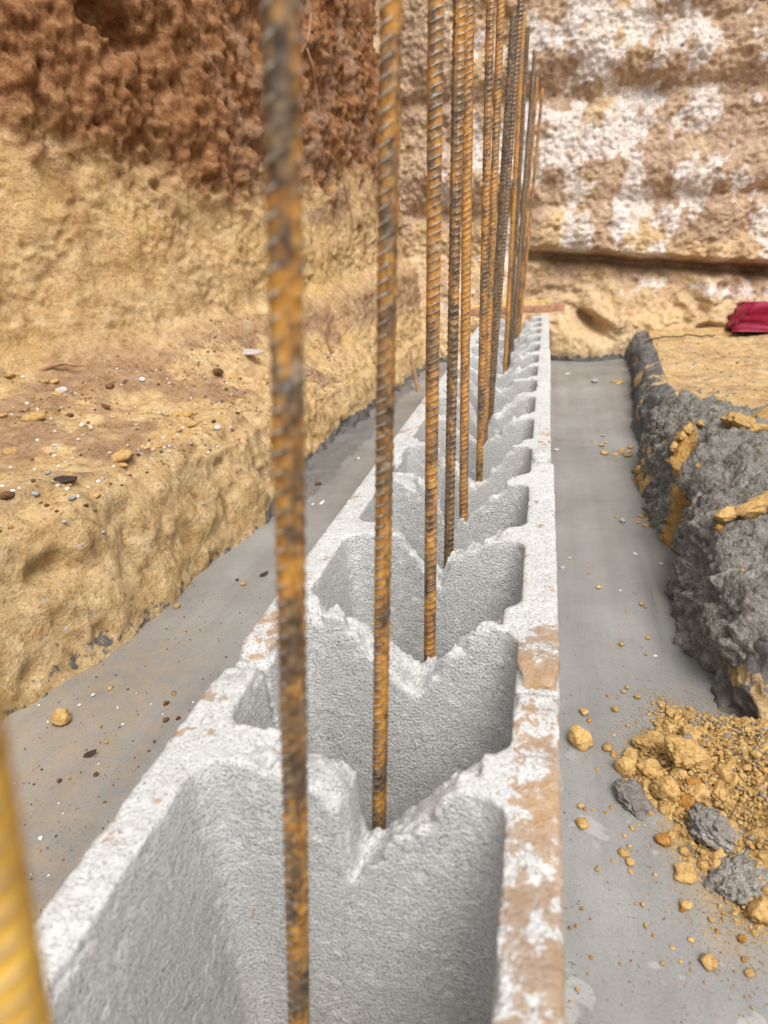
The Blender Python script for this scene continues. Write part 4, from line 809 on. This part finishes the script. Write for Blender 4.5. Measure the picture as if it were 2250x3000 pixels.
M_RED = mat_plain('red_plastic', (0.24, 0.004, 0.035), 0.5, 0.35, 0.15, 40, 0.002)
M_LEAF = mat_plain('dark_leaf', (0.035, 0.022, 0.016), 0.7, 0.3, 0.3, 300)
M_SHARD = mat_plain('pale_tin', (0.38, 0.34, 0.31), 0.5, 0.5, 0.2, 120)

def slab(name, outline, thick, mat, loc, rot, bend=0.0, seed=0):
    bm = bmesh.new(); vs_ = [bm.verts.new((x_, y_, 0)) for x_, y_ in outline]; f = bm.faces.new(vs_)
    r_ = bmesh.ops.extrude_face_region(bm, geom=[f]); 
    for v in r_['geom']:
        if isinstance(v, bmesh.types.BMVert): v.co.z += thick
    bmesh.ops.recalc_face_normals(bm, faces=bm.faces)
    bmesh.ops.bevel(bm, geom=list(bm.edges), offset=thick * 0.22, segments=2, affect='EDGES', profile=0.6)
    for v in bm.verts: v.co.z += bend * (v.co.x ** 2) + thick * 0.3 * math.sin(v.co.x * 90 + seed)
    me = bpy.data.meshes.new(name); bm.to_mesh(me); bm.free(); me.materials.append(mat)
    for pl in me.polygons: pl.use_smooth = True
    o = obj(name, me); o.location = loc; o.rotation_euler = rot; return o
p = seen_on((-0.506, 1.097, 0.25), BVL)
o = slab('tin_shard', [(-0.042, -0.009), (-0.02, -0.013), (0.02, -0.012), (0.044, -0.002), (0.025, 0.009), (0.0, 0.014), (-0.03, 0.013), (-0.042, 0.007)], 0.003, M_SHARD, p + Vector((0, 0, 0.004)), (0.35, 0.05, 0.05), 2.0)
tag(o, 'pale flat shard lying on the left ledge beside the large blurred bar', 'shard')
p = seen_on((-0.52, 0.615, 0.19), BVL)
o = slab('bark_chip', [(-0.013, -0.004), (0.0, -0.006), (0.012, -0.003), (0.014, 0.003), (-0.002, 0.006), (-0.012, 0.004)], 0.003, M_LEAF, p + Vector((0, 0, 0.002)), (0.4, 0.1, 0.4)); tag(o, 'dark brown bark chip among the white gravel near the ledge rim', 'bark chip')
p = seen_on((-0.638, 0.874, 0.21), BVL)
o = slab('dead_leaf', [(-0.012, -0.002), (0.0, -0.004), (0.012, -0.002), (0.013, 0.002), (0.0, 0.004), (-0.01, 0.003)], 0.0012, mat_plain('red_brown_leaf', (0.13, 0.04, 0.03), 0.7, 0.3), p + Vector((0, 0, 0.003)), (0.3, 0.15, -0.4), 20); tag(o, 'dark reddish dead leaf in the middle of the left ledge', 'leaf')
for (a, b, s, rz, lab) in [(-0.3995, 0.4216, 1.0, 0.5, 'curled black leaf on the left footing beside the block row'), (-0.377, 0.775, 1.1, 0.7, 'black leaf scrap on the left footing halfway to the clay bank')]:
    o = slab('dead_leaf', [(-0.006, -0.001), (0.0, -0.003), (0.006, -0.0015), (0.007, 0.001), (0.0, 0.0025), (-0.004, 0.002)], 0.0008, M_LEAF, (a, b, 0.002), (0.35, -0.25, rz), 25, 2); o.scale = (s, s, s); tag(o, lab, 'leaf')
# twig standing on the ledge
p = seen_on((-0.36, 1.108, 0.25), BVL)
t_ = [p + Vector(v) for v in ((0, 0, -0.01), (-0.003, 0, 0.012), (-0.006, 0, 0.024), (-0.004, 0, 0.045), (-0.002, 0, 0.066), (0.004, 0, 0.078), (0.012, 0, 0.088), (0.018, 0, 0.100))]
o = tube('twig', t_, [0.005, 0.0035, 0.003, 0.0028, 0.0028, 0.0032, 0.004, 0.0015], M_ROOT); tag(o, 'thin reddish twig standing upright on the ledge between the first two bars', 'twig')
p = seen_on((-0.867, 1.07, 0.23), BVL)
o = tube('root', [p + Vector(v) for v in ((-0.045, -0.02, -0.008), (-0.03, -0.01, 0.006), (-0.01, 0.0, 0.013), (0.012, 0.01, 0.016), (0.03, 0.008, 0.012), (0.05, 0.014, 0.010))], [0.003, 0.004, 0.0042, 0.0038, 0.003, 0.0012], M_ROOT); tag(o, 'brown root piece lying at the foot of the tall clay face', 'root')
# roots hanging on the cut face
def on_face(p): 
    h_ = seen_on(p, BVL); return (h_ + (CAM - h_).normalized() * 0.008) if h_ is not None else Vector(p)
for lab, pl, r0 in [('pale crooked root sticking out at the top of the brown soil', [(-0.642, 1.95, 0.876), (-0.62, 1.95, 0.901), (-0.611, 1.95, 0.935), (-0.606, 1.95, 0.955)], 0.0055), ('thin root hanging down the brown soil right of the large bar', [(-0.625, 1.95, 0.885), (-0.613, 1.95, 0.844), (-0.611, 1.95, 0.803), (-0.606, 1.95, 0.74)], 0.003), ('short dark root branching right at the top of the brown soil', [(-0.615, 1.95, 0.880), (-0.597, 1.95, 0.895), (-0.577, 1.95, 0.908)], 0.0035), ('hair thin root hanging over the tan clay between the first two bars', [(-0.553, 1.95, 0.575), (-0.545, 1.95, 0.53), (-0.536, 1.95, 0.49), (-0.534, 1.95, 0.441)], 0.0018)]:
    pp = np.array([list(on_face(v)) for v in pl]); tq = np.linspace(0, len(pp) - 1, 14); pp = np.stack([np.interp(tq, range(len(pp)), pp[:, c]) for c in range(3)], -1)
    o = tube('root', pp, np.linspace(r0, r0 * 0.5, 14), M_ROOT if 'dark' not in lab else M_LEAF); tag(o, lab, 'root')
# timber board across the far end with the yellow string line
bm = bmesh.new(); bmesh.ops.create_cube(bm, size=1.0)
for v in bm.verts: v.co = Vector((v.co.x * 0.30, v.co.y * 0.035, v.co.z * 0.020))
bmesh.ops.subdivide_edges(bm, edges=[e for e in bm.edges if abs(e.verts[0].co.x - e.verts[1].co.x) > 0.1], cuts=24)
bmesh.ops.bevel(bm, geom=[e for e in bm.edges if len(e.link_faces) == 2 and e.calc_face_angle(0) > 1.0], offset=0.0025, segments=2, affect='EDGES')
for v in bm.verts: v.co.z += 0.0012 * math.sin(v.co.x * 60); v.co.y += 0.001 * math.sin(v.co.x * 43)
me = bpy.data.meshes.new('timber_board'); bm.to_mesh(me); bm.free(); me.materials.append(M_WOOD)
o = obj('timber_board', me); o.location = (-0.105, 2.195, 0.2015); o.rotation_euler = (0, -0.008, 0.02); tag(o, 'reddish brown timber board laid across the far end of the block row', 'board')
o = tube('string_line', wobble((-0.24, 2.21, 0.2135), (0.0, 2.2, 0.226), 24, 0.004, 8), [0.0018] * 24, M_YEL, 6); tag(o, 'loose yellow string lying over the board at the far end', 'string')
# maroon bag on the right ledge, at the edge of the view
bm = bmesh.new(); bmesh.ops.create_cube(bm, size=1.0); bmesh.ops.subdivide_edges(bm, edges=bm.edges[:], cuts=22, use_grid_fill=True)
V = np.array([v.co for v in bm.verts]); V2 = V.copy()
V2[:, 0] += -0.14 * (0.5 - V2[:, 2]) * (V2[:, 0] < 0) * -V2[:, 0] * 2                      # skirt spreads at the bottom
V2[:, 2] += 0.10 * np.sin(V2[:, 0] * 5.0 + 0.6) * (V2[:, 2] + 0.5) - 0.35 * np.maximum(V2[:, 1] + 0.1, 0) * (V2[:, 2] + 0.5)
cr1 = ridged(V2, 1.7, 3, seed=500, gain=0.5)
V2 = V2 + V * (0.10 * cr1)[:, None] + 0.03 * np.stack([fbm(V2, 3, 2, seed=503 + k) for k in range(3)], -1)
V2[:, 2] = np.maximum(V2[:, 2], -0.5)
for v, c_ in zip(bm.verts, V2): v.co = Vector((c_[0] * 0.36, c_[1] * 0.20, c_[2] * 0.088))
me = bpy.data.meshes.new('plastic_bag'); bm.to_mesh(me); bm.free(); me.materials.append(M_RED)
for pl in me.polygons: pl.use_smooth = True
g = ground(0.72, 2.36, BVR)
o = obj('plastic_bag', me); o.location = (0.815, 2.42, g + 0.050); o.rotation_euler = (0, 0.03, -0.1); tag(o, 'crumpled maroon plastic bag on the right ledge at the photo edge', 'bag')
# fine wire lying on the far ledge
pts = []
for k in range(30):
    xx = 0.29 + 0.20 * k / 29; yy_ = 2.26 - 0.05 * math.sin(k / 29 * 2.5) + 0.02 * k / 29; pts.append((xx, yy_, ground(xx, yy_, BVR) + 0.004 + 0.008 * math.sin(k / 29 * math.pi)))
o = tube('wire', pts, [0.0016] * 30, M_LEAF, 6); tag(o, 'thin dark wire curving over the far corner of the right ledge', 'wire')
# dark stake at the far left of the trench
o = tube('stake', wobble((-0.365, 1.95, -0.02), (-0.405, 2.02, 0.12), 10, 0.006, 14), np.linspace(0.007, 0.004, 10), M_ROOT, 8); tag(o, 'brown thin stake leaning against the left bank near the far end', 'stake')
